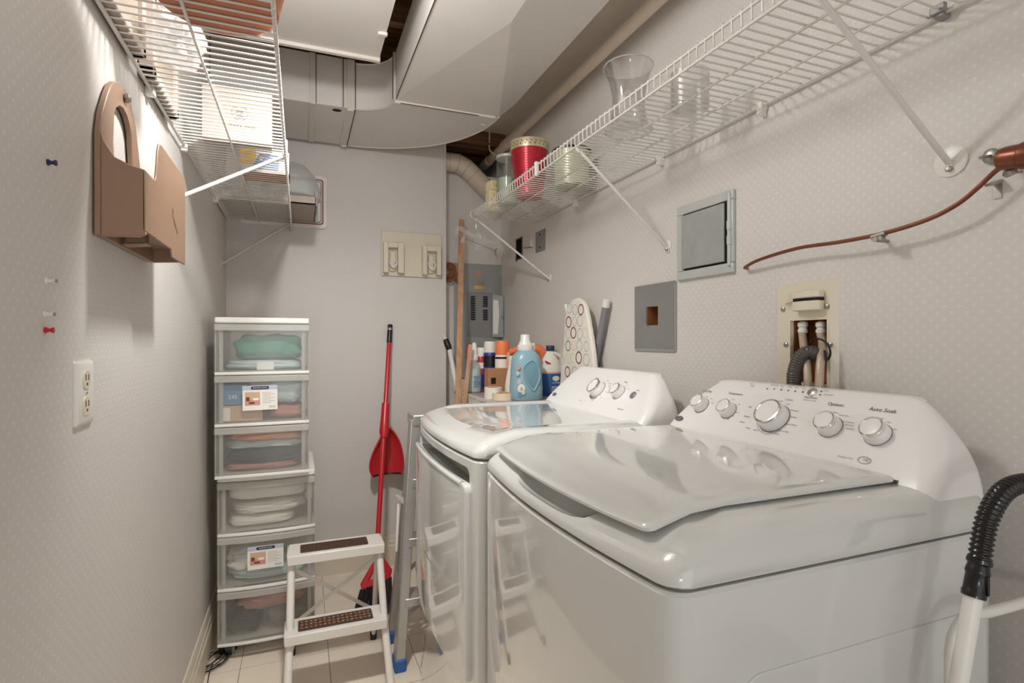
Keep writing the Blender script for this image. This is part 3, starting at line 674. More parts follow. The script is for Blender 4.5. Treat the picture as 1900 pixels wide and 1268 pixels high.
MB().box(X1-.017, X1, q1.y+.002, q0.y-.002, zs2-.003, zs2+.004).build('lever_slot', 'dark', t)
MB().tube([(X1-.004,q0.y+.030,zs2-.006),(X1-.010,q0.y,zs2-.003),(X1-.012,q0.y-.02,zs2-.002)], .0013, 6).build('wire_pin', 'steel', t)
# two braided hoses from the box, behind the washing machine
def hose(name, pts, r, m, label, cat, ribs=0, n=14, par=None):
    t = thing(name, label, cat, pts[0]); path = smoothpath(pts, 10)
    MB().tube(path, r, n).build('hose_tube', m, t); return t, path
for (pa, pb, pc_, lb) in (((1491,600),(1491,640),(1499,715),'beige braided water hose at the left in the supply box opening'), ((1525,600),(1526,640),(1520,715),'beige braided water hose at the right in the supply box opening')):
    A, B, C_ = pt(*pa, X=XR+.012), pt(*pb, X=XR-.01), pt(*pc_, X=XR-.055)
    t, path = hose('water_hose', [A+Vector((.0,0,.004)), A+Vector((-.004,0,-.025)), B, C_, C_+Vector((-.004,0,-.30))], .0088, 'hose_grey', lb, 'hose')
    MB().lathe([(.009,0),(.011,.002),(.011,.009),(.009,.010),(.009,.014),(.0115,.016),(.0115,.024),(.010,.026)], A+Vector((-.003,0,-.024)), 14, (0,0,1)).build('white_fitting', 'white_plastic', t)
# ribbed drain hose
def even(path, step):
    acc = [0]
    for a, b_ in zip(path, path[1:]): acc.append(acc[-1]+(b_-a).length)
    out = []; k = 0; i = 0
    while k*step < acc[-1]:
        while i < len(path)-2 and acc[i+1] < k*step: i += 1
        out.append(path[i].lerp(path[i+1], (k*step-acc[i])/max(1e-9, acc[i+1]-acc[i]))); k += 1
    return out
P = [pt(1473,716,X=1.06)+Vector((0,0,-.20)), pt(1473,716,X=1.06), pt(1475,688,X=1.062), pt(1483,666,X=1.068), pt(1497,655,X=1.078), pt(1512,656,X=1.09), pt(1519,664,X=1.10)]
t = thing('drain_hose', 'dark ribbed drain hose curving down out of the supply box', 'hose', P[0])
path = even(smoothpath(P, 22), .0014); prof = [(.0146,.0162,.0162,.0146)[i % 4] for i in range(len(path))]
MB().tube(path, prof, 16).build('hose_tube', 'hose_brown', t, smooth=70)
q = pt(1521,650,X=1.095); MB().tube(arc(q, (0,1,0), (-.3,0,1), .026, 0, 2*math.pi, 22)[:-1], .0022, 6, closed=True).tube([q+Vector((-.01,-.02,.0)), q+Vector((-.012,-.026,-.022))], .003, 6).build('cable_tie', 'black', t)
# copper line
P = [pt(1386,498,X=XR-.002), pt(1383,496,X=XR-.018), pt(1410,482,X=XR-.03), pt(1480,461,X=XR-.038), pt(1560,449,X=XR-.04), pt(1640,433,X=XR-.04), pt(1720,408,X=XR-.04), pt(1775,380,X=XR-.04), pt(1815,348,X=XR-.04), pt(1847,318,X=XR-.042)]
q = P[-1]; big0 = pt(1858,300,X=XR-.055)
t = thing('copper_line', 'thin copper tube running across the right wall to a thick capped copper pipe', 'pipe', P[0])
MB().tube(smoothpath(P+[big0+Vector((0,-.01,-.006))], 8), .0042, 10).build('copper_tube', 'copper', t)
c_ = pt(1631, 437, X=XR-.04); tg = (P[6]-P[5]).normalized()
o = MB().tube([c_-tg*.014, c_+tg*.014], .0062, 10).lathe([(.005,0),(.005,.012)], c_+Vector((0,0,-.009)), 10, (-1,0,0)).lathe([(.004,0),(.004,.05)], c_-tg*.01+Vector((-.003,0,-.006)), 8, (1,0,0)).lathe([(.004,0),(.004,.012)], c_+tg*.01+Vector((0,0,-.009)), 10, (-1,0,0)).build('tube_clamp', 'steel', t)
bx = pt(1848, 297, X=XR-.055); far = pt(1985, 276, X=XR-.055); dr = (far-bx).normalized()
MB().lathe([(0,0),(.010,.001),(.017,.006),(.019,.014),(.0195,.034),(.0215,.036),(.0215,.058),(.019,.062),(.018,.25)], bx, 24, dr).build('copper_cap', 'copper', t)
MB().lathe([(.0222,.060),(.0228,.062),(.0228,.074),(.0205,.078)], bx, 24, dr).build('solder_collar', 'red_metal', t)
hb = pt(1840, 290, X=XR-.004)
MB().lathe([(.013,0),(.013,.003),(.008,.006),(0,.006)], hb, 18, (-1,0,0)).tube([hb+Vector((-.004,0,0)), hb+Vector((-.05,-.01,-.012))], .003, 6).build('pipe_strap', 'steel', t)
q = pt(1866, 324, X=XR-.045); MB().lathe([(.005,0),(.006,.002),(.006,.014),(.003,.016),(.003,.022)], q, 12, (-.5,-.8,0)).tube([q, q+Vector((.045,0,.01))], .002, 6).build('strap_screw', 'steel', t)
q = pt(1852, 354, X=XR); t = thing('wall_bracket', 'tiny bent metal bracket on the right wall below the copper cap', 'bracket', q)
MB().obox(q+Vector((-.012,0,.012)), (.010,0,.004), (0,.008,0), (-.001,0,.002)).box(q.x-.002, q.x, q.y-.006, q.y+.006, q.z-.014, q.z+.012).build('bracket', 'steel', t)
# small plates in the far corner
ya, yb, zb, zt = wallrect(994,432, 1011.5,425, 1013,463, 996,470)
t = thing('outlet_cover', 'small grey metal outlet cover below the far end of the right shelf', 'cover plate', (XR, (ya+yb)/2, (zb+zt)/2))
MB().box(XR-.005, XR, ya, yb, zb, zt).build('plate', 'grey_plate', t, bevel=.0015)
MB().lathe([(.005,0),(.004,.003)], (XR-.005,(ya+yb)/2,zt-.02), 10, (-1,0,0)).lathe([(.005,0),(.004,.003)], (XR-.005,(ya+yb)/2,zb+.02), 10, (-1,0,0)).build('screw', 'dark', t)
h = HOLE_SLOT
t = thing('cable_box', 'open black-edged cable box sunk in the right wall beside the shelf brace', 'junction box', (XR, (h[0]+h[1])/2, (h[2]+h[3])/2))
f = MB(); w_ = .008
for a, b_, c_, d_ in ((h[0]-.001,h[1]+.001,h[3]-w_,h[3]),(h[0],h[1],h[2],h[2]+w_),(h[0],h[0]+w_*1.3,h[2],h[3]),(h[1]-w_*1.6,h[1],h[2]-.006,h[3]-.01)): f.box(XR-.002, XR+.03, a, b_, c_, d_)
f.build('box_rim', 'black', t); MB().box(XR+.028, XR+.03, h[0]+.01, h[1]-.01, h[2]+.008, h[3]-.008).build('box_back', 'panel_grey', t)
q = pt(988, 459, X=XR); t = thing('wall_peg', 'white wall peg with a dark screw hook beside the small grey cover', 'hook', q)
MB().box(XR-.012, XR, q.y-.006, q.y+.006, q.z+.002, q.z+.04).build('peg', 'white_plastic', t, bevel=.003)
MB().tube([(XR,q.y,q.z), (XR-.035,q.y+.004,q.z-.004), (XR-.055,q.y+.004,q.z-.008)], .0035, 8).build('screw_hook', 'steel', t)

# ------------------------------------------------------------------ alcove: breaker panel and sticks
t = thing('breaker_panel', 'grey electrical breaker panel with open door in the alcove', 'breaker panel', (.95, YA, 1.4))
a, b_ = pt(842, 488, Y=YA), pt(931, 493, Y=YA); x0, x1 = a.x, b_.x; zt = (a.z+b_.z)/2; zb = .98; Yp = YA-.012
MB().box(x0, x1, Yp, YA, zb, zt).build('panel_cover', 'panel_grey', t, bevel=.003)
i0, i1 = pt(869, 543, Y=Yp), pt(911, 624, Y=Yp)
f = MB(); f.box(i0.x, i1.x, Yp-.0025, Yp, i1.z, i0.z, 0); f.build('breaker_bay', ['grey_plate'], t, bevel=.0015)
fr = MB(); e_ = .004
fr.box(i0.x-e_,i1.x+e_,Yp-.005,Yp,i0.z,i0.z+e_).box(i0.x-e_,i0.x,Yp-.005,Yp,i1.z,i0.z).box(i1.x,i1.x+e_,Yp-.005,Yp,i1.z,i0.z).box(i0.x-e_,i1.x+e_,Yp-.004,Yp,i1.z-e_,i1.z)
fr.build('bay_edge', 'panel_grey', t, bevel=.001)
zA, zB = pt(875,549,Y=Yp).z, pt(875,595,Y=Yp).z
for ci, (xa, xb) in enumerate(((pt(873,560,Y=Yp).x, pt(880,560,Y=Yp).x), (pt(897,560,Y=Yp).x, pt(904,560,Y=Yp).x))):
    n = 11
    for k in range(n):
        if ci == 1 and k == 5: continue
        z = zA-(zA-zB)*k/n; hh = (zA-zB)/n
        MB().box(xa, xb, Yp-.010, Yp-.0024, z-hh*.8, z-hh*.12).box(xa+.004 if ci == 0 else xa-.005, xb+.006 if ci == 0 else xb-.004, Yp-.006, Yp-.0024, z-hh*.7, z-hh*.25).build('breaker', 'black', t)
# door hinged at the right of the bay
d0, d1 = pt(912, 546, Y=Yp-.02), pt(934, 627, Y=Yp-.045)
dz1 = pt(912,545,Y=Yp-.02).z; dz0 = pt(920,626,Y=Yp-.02).z
MB().prism([(i1.x+.004,Yp-.010,dz0),(i1.x+.004,Yp-.010,dz1),(d1.x,Yp-.045,dz1-.015),(d1.x,Yp-.045,dz0)], (.002,.004,0)).build('panel_door', 'panel_grey', t, bevel=.001)
ux = (Vector((d1.x,Yp-.045,0))-Vector((i1.x+.004,Yp-.010,0))); oo = Vector((i1.x+.004,Yp-.0115,0))
pp = [oo+ux*.08+Vector((0,0,dz0+.02)), oo+ux*.08+Vector((0,0,dz1-.035)), oo+ux*.55+Vector((0,0,dz1-.04)), oo+ux*.62+Vector((0,0,(dz0+dz1)/2)), oo+ux*.5+Vector((0,0,dz0+.018))]
MB().add(pp, [(0,1,2,3,4)]).build('circuit_chart', 'paperwhite', t)
MB().box(d1.x-.012, d1.x-.004, Yp-.052, Yp-.044, dz0+.11, dz0+.125).build('door_latch', 'steel', t)
lab = MB(); q0, q1 = pt(872,500,Y=Yp), pt(898,520,Y=Yp); Yl = Yp-.0006
lab.quad((q0.x,Yl,q1.z),(q1.x,Yl,q1.z),(q1.x,Yl,q0.z),(q0.x,Yl,q0.z),0)
for k in range(3): lab.box(q0.x+.018+.006*k, q1.x-.02+.004*k, Yl-.0005, Yl, q1.z+.025+.011*k, q1.z+.031+.011*k, 1)
q0, q1 = pt(880,530,Y=Yp), pt(897,537,Y=Yp); lab.quad((q0.x,Yl,q1.z),(q1.x,Yl,q1.z),(q1.x,Yl,q0.z),(q0.x,Yl,q0.z),2)
lab.quad((q1.x,Yl,q1.z),(q1.x+.014,Yl,q1.z),(q1.x+.014,Yl,q0.z),(q1.x,Yl,q0.z),0)
lab.build('sticker', ['cream_card','lath','yellow'], t, smooth=0)
for px, py in ((924,523),(851,500)):
    MB().lathe([(.005,0),(.004,.003)], pt(px,py,Y=Yp), 10, (0,-1,0)).build('screw', 'steel', t)
def stick(name, label, cat, a, b_, w, h_, m):
    t = thing(name, label, cat, b_); return t, MB().bar(a, b_, w, h_, (0,1,0)).build('lath', m, t, bevel=.002)
a, b_ = pt(857, 408, Y=2.96), pt(850, 745, Y=2.62); dn = (b_-a); b_ = a+dn*((a.z-.01)/(a.z-b_.z))
t, o = stick('wooden_lath', 'long pale wooden lath standing upright before the breaker panel', 'stick', a, b_, .030, .012, 'lath')
a, b_ = pt(873, 640, Y=2.55), pt(862, 745, Y=2.50); dn = (b_-a); b_ = a+dn*((a.z-.01)/(a.z-b_.z))
t, o = stick('wooden_stick', 'short pale wooden stick leaning beside the clear spray bottle', 'stick', a, b_, .020, .012, 'lath')
# mop handle with black joint
t = thing('mop', 'white mop handle with black swivel and blue grip leaning in the alcove', 'mop', (.8, 2.8, 0))
P = [pt(822, 622, Y=2.93), pt(829, 636, Y=2.91), pt(834, 648, Y=2.90), pt(850, 732, Y=2.80)]; dn = P[3]-P[2]; fo = P[2]+dn*((P[2].z-.02)/(P[2].z-P[3].z))
MB().tube([P[2], P[2]+dn*.97], .013, 14).build('pole', 'white_plastic', t)
MB().tube(smoothpath([P[0]+Vector((-.02,0,.02)), P[0], P[1]+Vector((0,0,.006))], 6), .011, 12).build('pole_top', 'cream', t)
MB().tube(smoothpath([P[1]+Vector((-.008,0,.02)), P[1], P[2]+Vector((0,0,-.004))], 6), [.010,.013,.015,.016,.016,.017,.017,.017,.018,.018,.017,.016,.015], 14).build('swivel_joint', 'black', t)
MB().tube([P[2]+dn*.93, P[2]+dn*1.4], .017, 14).build('blue_grip', 'navy', t); MB().tube([P[2]+dn*1.4, fo], .012, 12).build('pole_foot', 'white_plastic', t)
# bundle on the alcove wall
q = pt(830, 505, Y=YA-.03); t = thing('cord_bundle', 'rust-brown bundle of cord hanging beside the breaker panel', 'cord', q)
b = MB(); random.seed(3)
for k in range(9):
    r = .03+.012*random.random(); cc = q+Vector((-.012+.024*random.random(), -.012+.02*random.random(), -.02+.04*random.random()))
    b.tube(arc(cc, (1,.3*random.random(),.2), (0,.1,1), r, 0, 2*math.pi, 18)[:-1], .006, 7, closed=True)
b.tube([q+Vector((0,.03,.06)), q+Vector((0,0,.03))], .004, 6); b.tube([q+Vector((.02,.0,-.02)), q+Vector((.06,.01,-.045)), q+Vector((.085,.012,-.08))], .008, 8)
b.build('cord_loops', 'rag', t)

# ------------------------------------------------------------------ left wall and back wall
t = thing('wall_outlet', 'white duplex wall outlet on the left wall', 'outlet', (XL, 1.083, 1.11))
ya, yb = pt(135,733,X=XL).y, pt(168,733,X=XL).y; zc = (pt(135,672,X=XL).z+pt(135,795,X=XL).z)/2; hh = (pt(135,672,X=XL).z-pt(135,795,X=XL).z)/2; ym = (ya+yb)/2
MB().loft([[(XL,ym+a,zc+c_) for a, c_ in rrect(yb-ya, 2*hh, .004)],[(XL+.0035,ym+a,zc+c_) for a, c_ in rrect(yb-ya, 2*hh, .004)],[(XL+.006,ym+a,zc+c_) for a, c_ in rrect(yb-ya-.012, 2*hh-.012, .004)]]).build('plate', 'white_plastic', t)
for dz in (.0215, -.0215):
    o = MB().prism([(XL+.0055,ym+a,zc+dz+c_) for a, c_ in rrect(.034,.031,.013)], (.0018,0,0)).build('socket', 'cream', t, bevel=.0006)
    s = MB()
    for dy in (-.006,.006): s.box(XL+.0072, XL+.0076, ym+dy-.0014, ym+dy+.0014, zc+dz-.001, zc+dz+.009)
    s.disc((XL+.0076,ym,zc+dz-.007), (1,0,0), .0026, 0, 10); s.build('slot', 'dark', o)
MB().lathe([(.003,0),(.0025,.0015)], (XL+.006,ym,zc), 10, (1,0,0)).build('screw', 'steel', t)
for px, py, m, lb, nm, cat in ((88,301,'navy','blue push pin in the left wall','push_pin','pin'), (83,613,'red','red push pin in the left wall below the two white screw anchors','push_pin','pin'),
                          (85,521,'white_plastic','upper of two white screw anchors in the left wall','screw_anchor','wall anchor'), (82,583,'white_plastic','lower of two white screw anchors in the left wall','screw_anchor','wall anchor')):
    q = pt(px, py, X=XL); t = thing(nm, lb, cat, q)
    MB().lathe([(.0045,0),(.0045,.002),(.0028,.003),(.0026,.007),(.0042,.009),(.0042,.0105),(0,.011)], q, 14, (1,0,0)).build('pin_body', m, t)
    if nm == 'screw_anchor': MB().lathe([(.0026,.0105),(.0024,.013),(0,.0132)], q, 10, (1,0,0)).build('screw', 'steel', t)
for px, py, lb in ((666,431,'upper small black nail in the back wall'),(666,490,'lower small black nail in the back wall')):
    q = pt(px, py, Y=YB); t = thing('nail', lb, 'nail', q); MB().lathe([(.005,0),(.004,.006),(0,.0065)], q, 10, (0,-1,0)).build('nail_head', 'black', t)
# taupe wall pocket
t = thing('wall_pocket', 'taupe plastic wall pocket with open handle hung on the left wall', 'wall pocket', (XL, 1.3, 1.38))
Y0, Y1, D, Zb = 1.126, 1.484, .078, 1.382; X0 = XL+.003; X1 = XL+D
# back plate with arched handle
bk = MB(); outer = []; 
yc = 1.255
outer = [(Y0,Zb),(Y0,1.56),(Y0+.012,1.60)]+[(yc+a*.10, 1.60+.095*math.sin(th)) for a, th in [(-math.cos(math.pi*k/12), math.pi*k/12) for k in range(2,11)]]+[(1.375,1.57),(1.40,1.50),(Y1,1.50),(Y1,Zb)]
inner = [(yc-.045,1.50),(yc-.06,1.565)]+[(yc-.058*math.cos(math.pi*k/8), 1.60+.052*math.sin(math.pi*k/8)) for k in range(1,8)]+[(yc+.065,1.565),(yc+.06,1.50)]
def plate_with_hole(outer, inner, fn, thick, mb):
    """planar plate with one hole, filled by bmesh"""
    bm = bmesh.new(); es = []
    for loop in (outer, inner):
        vs = [bm.verts.new(fn(a, c_)) for a, c_ in loop]
        for i in range(len(vs)): es.append(bm.edges.new((vs[i], vs[(i+1) % len(vs)])))
    bmesh.ops.triangle_fill(bm, edges=es, use_beauty=True)
    r = bmesh.ops.extrude_face_region(bm, geom=bm.faces[:]); vs = [v for v in r['geom'] if isinstance(v, bmesh.types.BMVert)]
    bmesh.ops.translate(bm, verts=vs, vec=thick); bmesh.ops.recalc_face_normals(bm, faces=bm.faces[:])
    bm.verts.index_update(); mb.add([v.co.copy() for v in bm.verts], [tuple(v.index for v in f.verts) for f in bm.faces]); bm.free(); return mb
plate_with_hole(outer, inner, lambda a, c_: (X0, a, c_), Vector((.010,0,0)), bk)
bk.build('back_plate', 'brown', t, bevel=.002)
th = .004
# near side: sloping top edge
sd = [(X0+.0102,Zb),(X0+.0102,1.56),(X0+.014,1.548),(X0+.03,1.52),(X0+.055,1.508),(X1-.004,1.504),(X1,1.50),(X1,Zb+.004)]
MB().prism([(a,Y0,c_) for a, c_ in sd], (0,th,0)).build('side_wall', 'brown', t, bevel=.0015)
MB().prism([(a,Y1-th,c_) for a, c_ in sd], (0,th,0)).build('side_wall', 'brown', t, bevel=.0015)
fr = [(Y0,Zb+.012),(Y0,1.503),(1.195,1.503),(1.205,1.508),(1.212,1.525),(1.222,1.568),(1.232,1.584),(1.25,1.588),(Y1-.012,1.586),(Y1,1.572),(Y1,Zb-.002),(Y1-.14,Zb-.004),(Y1-.15,Zb+.012)]
MB().prism([(X1,a,c_) for a, c_ in fr], (-th,0,0)).build('front_wall', 'brown', t, bevel=.0015)
MB().box(X0+.0105, X1-.0045, Y0+.0045, Y1-.0045, Zb+.030, Zb+.034).build('floor_panel', 'brown', t)
MB().tube([(X0+.012,Y0+.0025,Zb+.001),(X1-.008,Y0+.0025,Zb+.003),(X1-.002,Y0+.012,Zb+.009)], .0032, 8).build('rounded_edge', 'brown', t)
MB().box(X0+.02, X0+.05, Y0+.11, Y0+.14, Zb+.006, Zb+.030).obox((X0+.035,Y0+.12,Zb+.004), (.02,0,.002), (0,.016,0), (0,0,.0015)).build('spring_tab', 'brown', t, bevel=.001)
MB().text('Tressor', (X1+.0012, 1.352, 1.455), (0,.80,-.60), (0,.60,.80), .027).build('raised_script', 'tread', t, smooth=0) if False else None
lt = MB(); vs, fs = text_geo('Tresor'); ox, oy, oz = X1+.0003, 1.335, 1.472; ux, uy = Vector((0,.86,-.51)), Vector((0,.51,.86))
for dx in (0, .0016):
    lt.add([Vector((ox+dx,oy,oz))+ux*(a*.026)+uy*(b_*.026) for a, b_ in vs], fs)
lt.build('raised_script', 'brown', t, smooth=0)
q = pt(234, 182, X=X0+.012); MB().lathe([(.009,0),(.009,.004),(.005,.008),(0,.009)], q, 14, (1,0,0)).box(q.x,q.x+.006,q.y-.012,q.y+.012,q.z-.004,q.z+.004).build('hanging_screw', 'steel', t)
# cream double holder on the back wall
a, b_ = pt(707,428,Y=YB), pt(819,437,Y=YB); c_ = pt(707,512,Y=YB); x0, x1 = a.x, min(b_.x, YX-.006); zt, zb = (a.z+b_.z)/2, c_.z
t = thing('appliance_holder', 'cream plastic double wall holder with two recessed hooks on the back wall', 'wall holder', ((x0+x1)/2, YB, (zt+zb)/2))
MB().box(x0, x1, YB-.012, YB, zb, zt).build('back_plate', 'cream', t, bevel=.003)
for k, (pxa, pxb, pya, pyb, ca, cb, cya) in enumerate(((712,750,448,507,721,739,459), (785,819,455,511,793,811,466))):
    ba, bb = pt(pxa,pya,Y=YB-.05), pt(pxb,pyb,Y=YB-.05); ha, hb_ = pt(ca,cya,Y=YB-.05), pt(cb,cya,Y=YB-.05)
    bx0, bx1, bz1, bz0 = ba.x, bb.x, ba.z, bb.z
    m = MB(); yf = YB-.05
    m.box(bx0, ha.x, yf, YB-.01, bz0, bz1).box(hb_.x, bx1, yf, YB-.01, bz0, bz1).box(ha.x, hb_.x, yf, YB-.01, ha.z, bz1)
    o = m.build('holder_block', 'cream', t, bevel=.003)
    xm = (ha.x+hb_.x)/2
    MB().box(xm-.014, xm+.014, YB-.028, YB-.012, bz0+.01, ha.z-.02).build('inner_tongue', 'cream', o, bevel=.003)
    MB().tube(smoothpath([(xm-.016,YB-.026,bz0+.07),(xm-.018,YB-.05,bz0+.05),(xm,YB-.058,bz0+.028),(xm+.018,YB-.05,bz0+.05),(xm+.012,YB-.03,bz0+.072)], 6), .0045, 8).build('hook_ring', 'white_plastic', o)
for px, py in ((726.5,435),(798,442)):
    q = pt(px, py, Y=YB-.012); MB().lathe([(.0045,0),(.004,.002),(0,.003)], q, 10, (0,-1,0)).build('screw', 'steel', t)
q = pt(763, 510, Y=YB-.012); MB().lathe([(.006,0),(.005,.002),(0,.003)], q, 10, (0,-1,0)).build('round_plug', 'cream_dk', t)
# ------------------------------------------------------------------ washing machine and dryer
XF, XBK, ZSEAM = .403, 1.028, .904
def outline(y0, y1, x0, x1, bow, r, ins, nf=22):
    x0 += ins; x1 -= ins; y0 += ins; y1 -= ins; r = max(r-ins*.6, .006); ym, hw = (y0+y1)/2, (y1-y0)/2
    P = []
    for k in range(nf+1): P.append((x0, y1-r-(y1-y0-2*r)*k/nf))
    for k in range(1, 6): a = math.pi/2*k/6; P.append((x0+r-r*math.cos(a), y0+r-r*math.sin(a)))
    for k in range(9): P.append((x0+r+(x1-x0-2*r)*k/8, y0))
    for k in range(1, 6): a = math.pi/2*k/6; P.append((x1-r+r*math.sin(a), y0+r-r*math.cos(a)))
    for k in range(7): P.append((x1, y0+r+(y1-y0-2*r)*k/6))
    for k in range(1, 6): a = math.pi/2*k/6; P.append((x1-r+r*math.cos(a), y1-r+r*math.sin(a)))
    for k in range(9): P.append((x1-r-(x1-x0-2*r)*k/8, y1))
    for k in range(1, 6): a = math.pi/2*k/6; P.append((x0+r-r*math.sin(a), y1-r+r*math.cos(a)))
    out = []
    for x, y in P:
        t_ = (y-ym)/hw; w_ = max(0., (x1-x)/(x1-x0)); out.append((x-bow*(1-t_*t_)*w_**3, y))
    return out
BOW = .026
CA, CB = Vector((.897, 0, .972)), Vector((1.0, 0, 1.098))   # control panel slope in X and Z
CN = Vector((-(CB.z-CA.z), 0, CB.x-CA.x)).normalized(); CU = (CB-CA).normalized()   # its normal and its up direction
def onpanel(px, py, lift=0.):
    u = (px-PCX)/FPX; v = (PCY-py)/FPX; d = Vector((u*CS+SN, CS-u*SN, v)); o = Vector((0,0,CAMH))
    t_ = (CA-o).dot(CN)/d.dot(CN); return o+d*t_+CN*lift
PX = Vector((0,-1,0))   # reading direction on the panels
def knob(par, p, r, h, dot=None):
    o = MB().lathe([(r,0),(r*1.0,.003),(r*.93,h),(r*.90,h+.001)], p, 40, CN).build('knob', 'panel_white', par)
    c_ = p+CN*h
    MB().lathe([(r*.93,-.0005),(r*.945,.003),(r*.90,.0075),(r*.80,.0085),(r*.76,.006)], c_, 40, CN).build('chrome_ring', 'chrome', o)
    MB().lathe([(0,.0075),(r*.55,.0072),(r*.77,.0065),(r*.77,.003)], c_, 40, CN).build('knob_cap', 'panel_white', o)
    MB().ringflat(p+CN*.0006, CN, r*1.0, r*1.07).build('knob_gap', 'grey_tube', o)
    return o
def machine(name, label, cat, y0, dryer):
    y1 = y0+.686; ym = (y0+y1)/2
    t = thing(name, label, cat, ((XF+XBK)/2, ym, 0))
    O = lambda ins: outline(y0, y1, XF, XBK, BOW, .03, ins)
    b = MB().loft([[(x,y,z) for x, y in O(i)] for i, z in ((.004,.03),(0,.036),(0,ZSEAM-.0085),(.004,ZSEAM-.004))])
    cab = b.build('cabinet', 'washer', t)
    MB().loft([[(x,y,z) for x, y in O(i)] for i, z in ((.008,ZSEAM-.008),(.008,ZSEAM+.006))], False, False).build('seam_gap_shade', 'gap_shade', t)  # dark ring stands in for shade in the gap under the deck
    for sx in (XF+.06, XBK-.06):
        for sy in (y0+.06, y1-.06): MB().lathe([(.022,0),(.024,.006),(.012,.012),(.012,.035)], (sx,sy,0), 16).build('foot', 'black', t)
    zt = lambda x: .937+.031*sstep((x-.385)/.13)
    rings = []
    for ins, f in ((.004,0),(0,.10),(.0,.35),(.004,.58),(.012,.78),(.022,.91),(.036,.98),(.05,1.0)):
        rings.append([(x,y,ZSEAM+(zt(x)-ZSEAM)*f) for x, y in O(ins)])
    if dryer: rings += [[(x,y,zt(x)-d_) for x, y in O(ins)] for ins, d_ in ((.075,0),(.082,.005),(.12,.006),(.2,.006),(.29,.006))]
    else: rings += [[(x,y,zt(x)) for x, y in O(ins)] for ins in (.08,.12,.18,.25,.29)]
    deck = MB().loft(rings).build('top_deck', 'washer', t)
    # control panel: a slanted hood, stacked from rounded outlines
    ya, yb = y0+.012, y1-.012
    def hood(z, g, xf, r): return [(x,y,z) for x, y in outline(ya, yb, xf, 1.034, 0., r, g)] if False else [(x, y, z) for x, y in outline(ya+g, yb-g, xf, 1.034, 0., r, 0.)]
    rg = []; nz = 16
    for k in range(nz+1):
        s_ = k/nz; z = .931+(1.092-.931)*s_
        xf = CA.x+(CB.x-CA.x)*(z-CA.z)/(CB.z-CA.z)
        if z < CA.z: xf = CA.x-.030*(CA.z-z)/(CA.z-.931)
        rg.append(hood(z, .088*s_**2.6, xf, .020+.016*s_**.5 if xf < .96 else min(.036, (1.034-xf)*.45)))
    for z, g, xf in ((1.0945,.092,CB.x-.002),(1.0975,.098,CB.x+.001),(1.0995,.108,CB.x+.006),(1.100,.12,CB.x+.011)): rg.append(hood(z, g, xf, .009))
    pan = MB().loft(rg).build('control_panel', 'panel_white', t, smooth=50)
    if not dryer: MB().box(CA.x-.0035, CA.x+.004, y0+.068, y1-.040, .95, CA.z+.0018).build('panel_seam', 'gap_shade', t)  # dark strip painted in for the shaded gap between lid and panel
    MB().loft([hood(z, -.0012, CA.x-.031, .020) for z in (.9285,.9312)], False, False).build('panel_base_seam', 'gap_shade', t)  # dark band imitates the shaded line along the panel foot
    if not dryer:
        zl = lambda x: .9515+.0215*sstep((x-.405)/.11)
        L = lambda ins: outline(y0+.068, y1-.040, XF+.012, CA.x-.002, BOW*.9, .013, ins)
        R = [[(x,y,zl(x)+d_) for x, y in L(i)] for i, d_ in ((.006,-.004),(.0,.000),(0,.004),(.003,.0075),(.008,.009),(.02,.0095),(.05,.0095),(.1,.0095),(.16,.0095),(.225,.0095))]
        MB().loft(R).build('lid', 'washer', t)
        # finger scoop below the lid edge
        poly = []
        yc, hw_ = .85, .16
        cut = MB(); rg = []
        for k in range(13):
            s_ = -1+2*k/12; q = (1-abs(s_)**3.5)**.5 if abs(s_) < 1 else 0.02
            q = max(q, .03); yy = yc+s_*hw_; xs = XF-BOW*(1-((yy-ym)/.343)**2)
            rg.append([(xs+.026+.040*math.cos(a)*1.0, yy, .957+.037*q*math.sin(a)) for a in [2*math.pi*j/20 for j in range(20)]])
        cut.loft(rg); carve(deck, cut, 'washer')
        MB().prism([(a+.015+.0,y0-.0028,c_) for a, c_ in [(.735+p[0],.435+p[1]) for p in rrect(.49,.70,.03,6)]], (0,.005,0)).build('side_embossing', 'washer', t, bevel=.002, seg=3)
    else:
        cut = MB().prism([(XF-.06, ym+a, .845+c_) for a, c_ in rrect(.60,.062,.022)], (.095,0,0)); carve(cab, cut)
        # door with bowed face and lip
        ya_, yb_ = y0+.030, y1-.030; za, zb_ = .335, .838
        def fx(yy): return XF-BOW*(1-((yy-ym)/.343)**2)
        rg = []
        for ins, d_ in ((0,.002),(0,-.0125),(.0012,-.0150),(.0035,-.0165),(.007,-.017),(.05,-.017),(.12,-.017),(.2,-.017)):
            w_, h_ = yb_-ya_-2*ins, zb_-za-2*ins
            P = rrect(w_, h_, max(.022-ins, .004), 6); out = []
            # densify horizontal runs so that the face follows the bow
            Q = []
            for i in range(len(P)):
                a, b_ = P[i], P[(i+1) % len(P)]; n_ = 12 if abs(a[0]-b_[0]) > .1 else 1
                for k in range(n_): Q.append((a[0]+(b_[0]-a[0])*k/n_, a[1]+(b_[1]-a[1])*k/n_))
            rg.append([(fx(ym+a)+d_, ym+a, (za+zb_)/2+c_) for a, c_ in Q])
        MB().loft(rg, True, True).build('door', 'washer', t)
        # raised lip along the door top = the pull
        MB().tube([(fx(yy)-.012, yy, zb_-.004+.004*(1-((yy-ym)/.30)**2)) for yy in [ya_+.03+(yb_-ya_-.06)*k/20 for k in range(21)]], .008, 10).build('door_pull', 'washer', t)
        MB().box(XF-.004, XF+.03, ym-.28, ym+.28, .815, .819).build('pocket_floor', 'shadowgrey', t)  # slab in the grey that imitates recess shade
    return t, pan
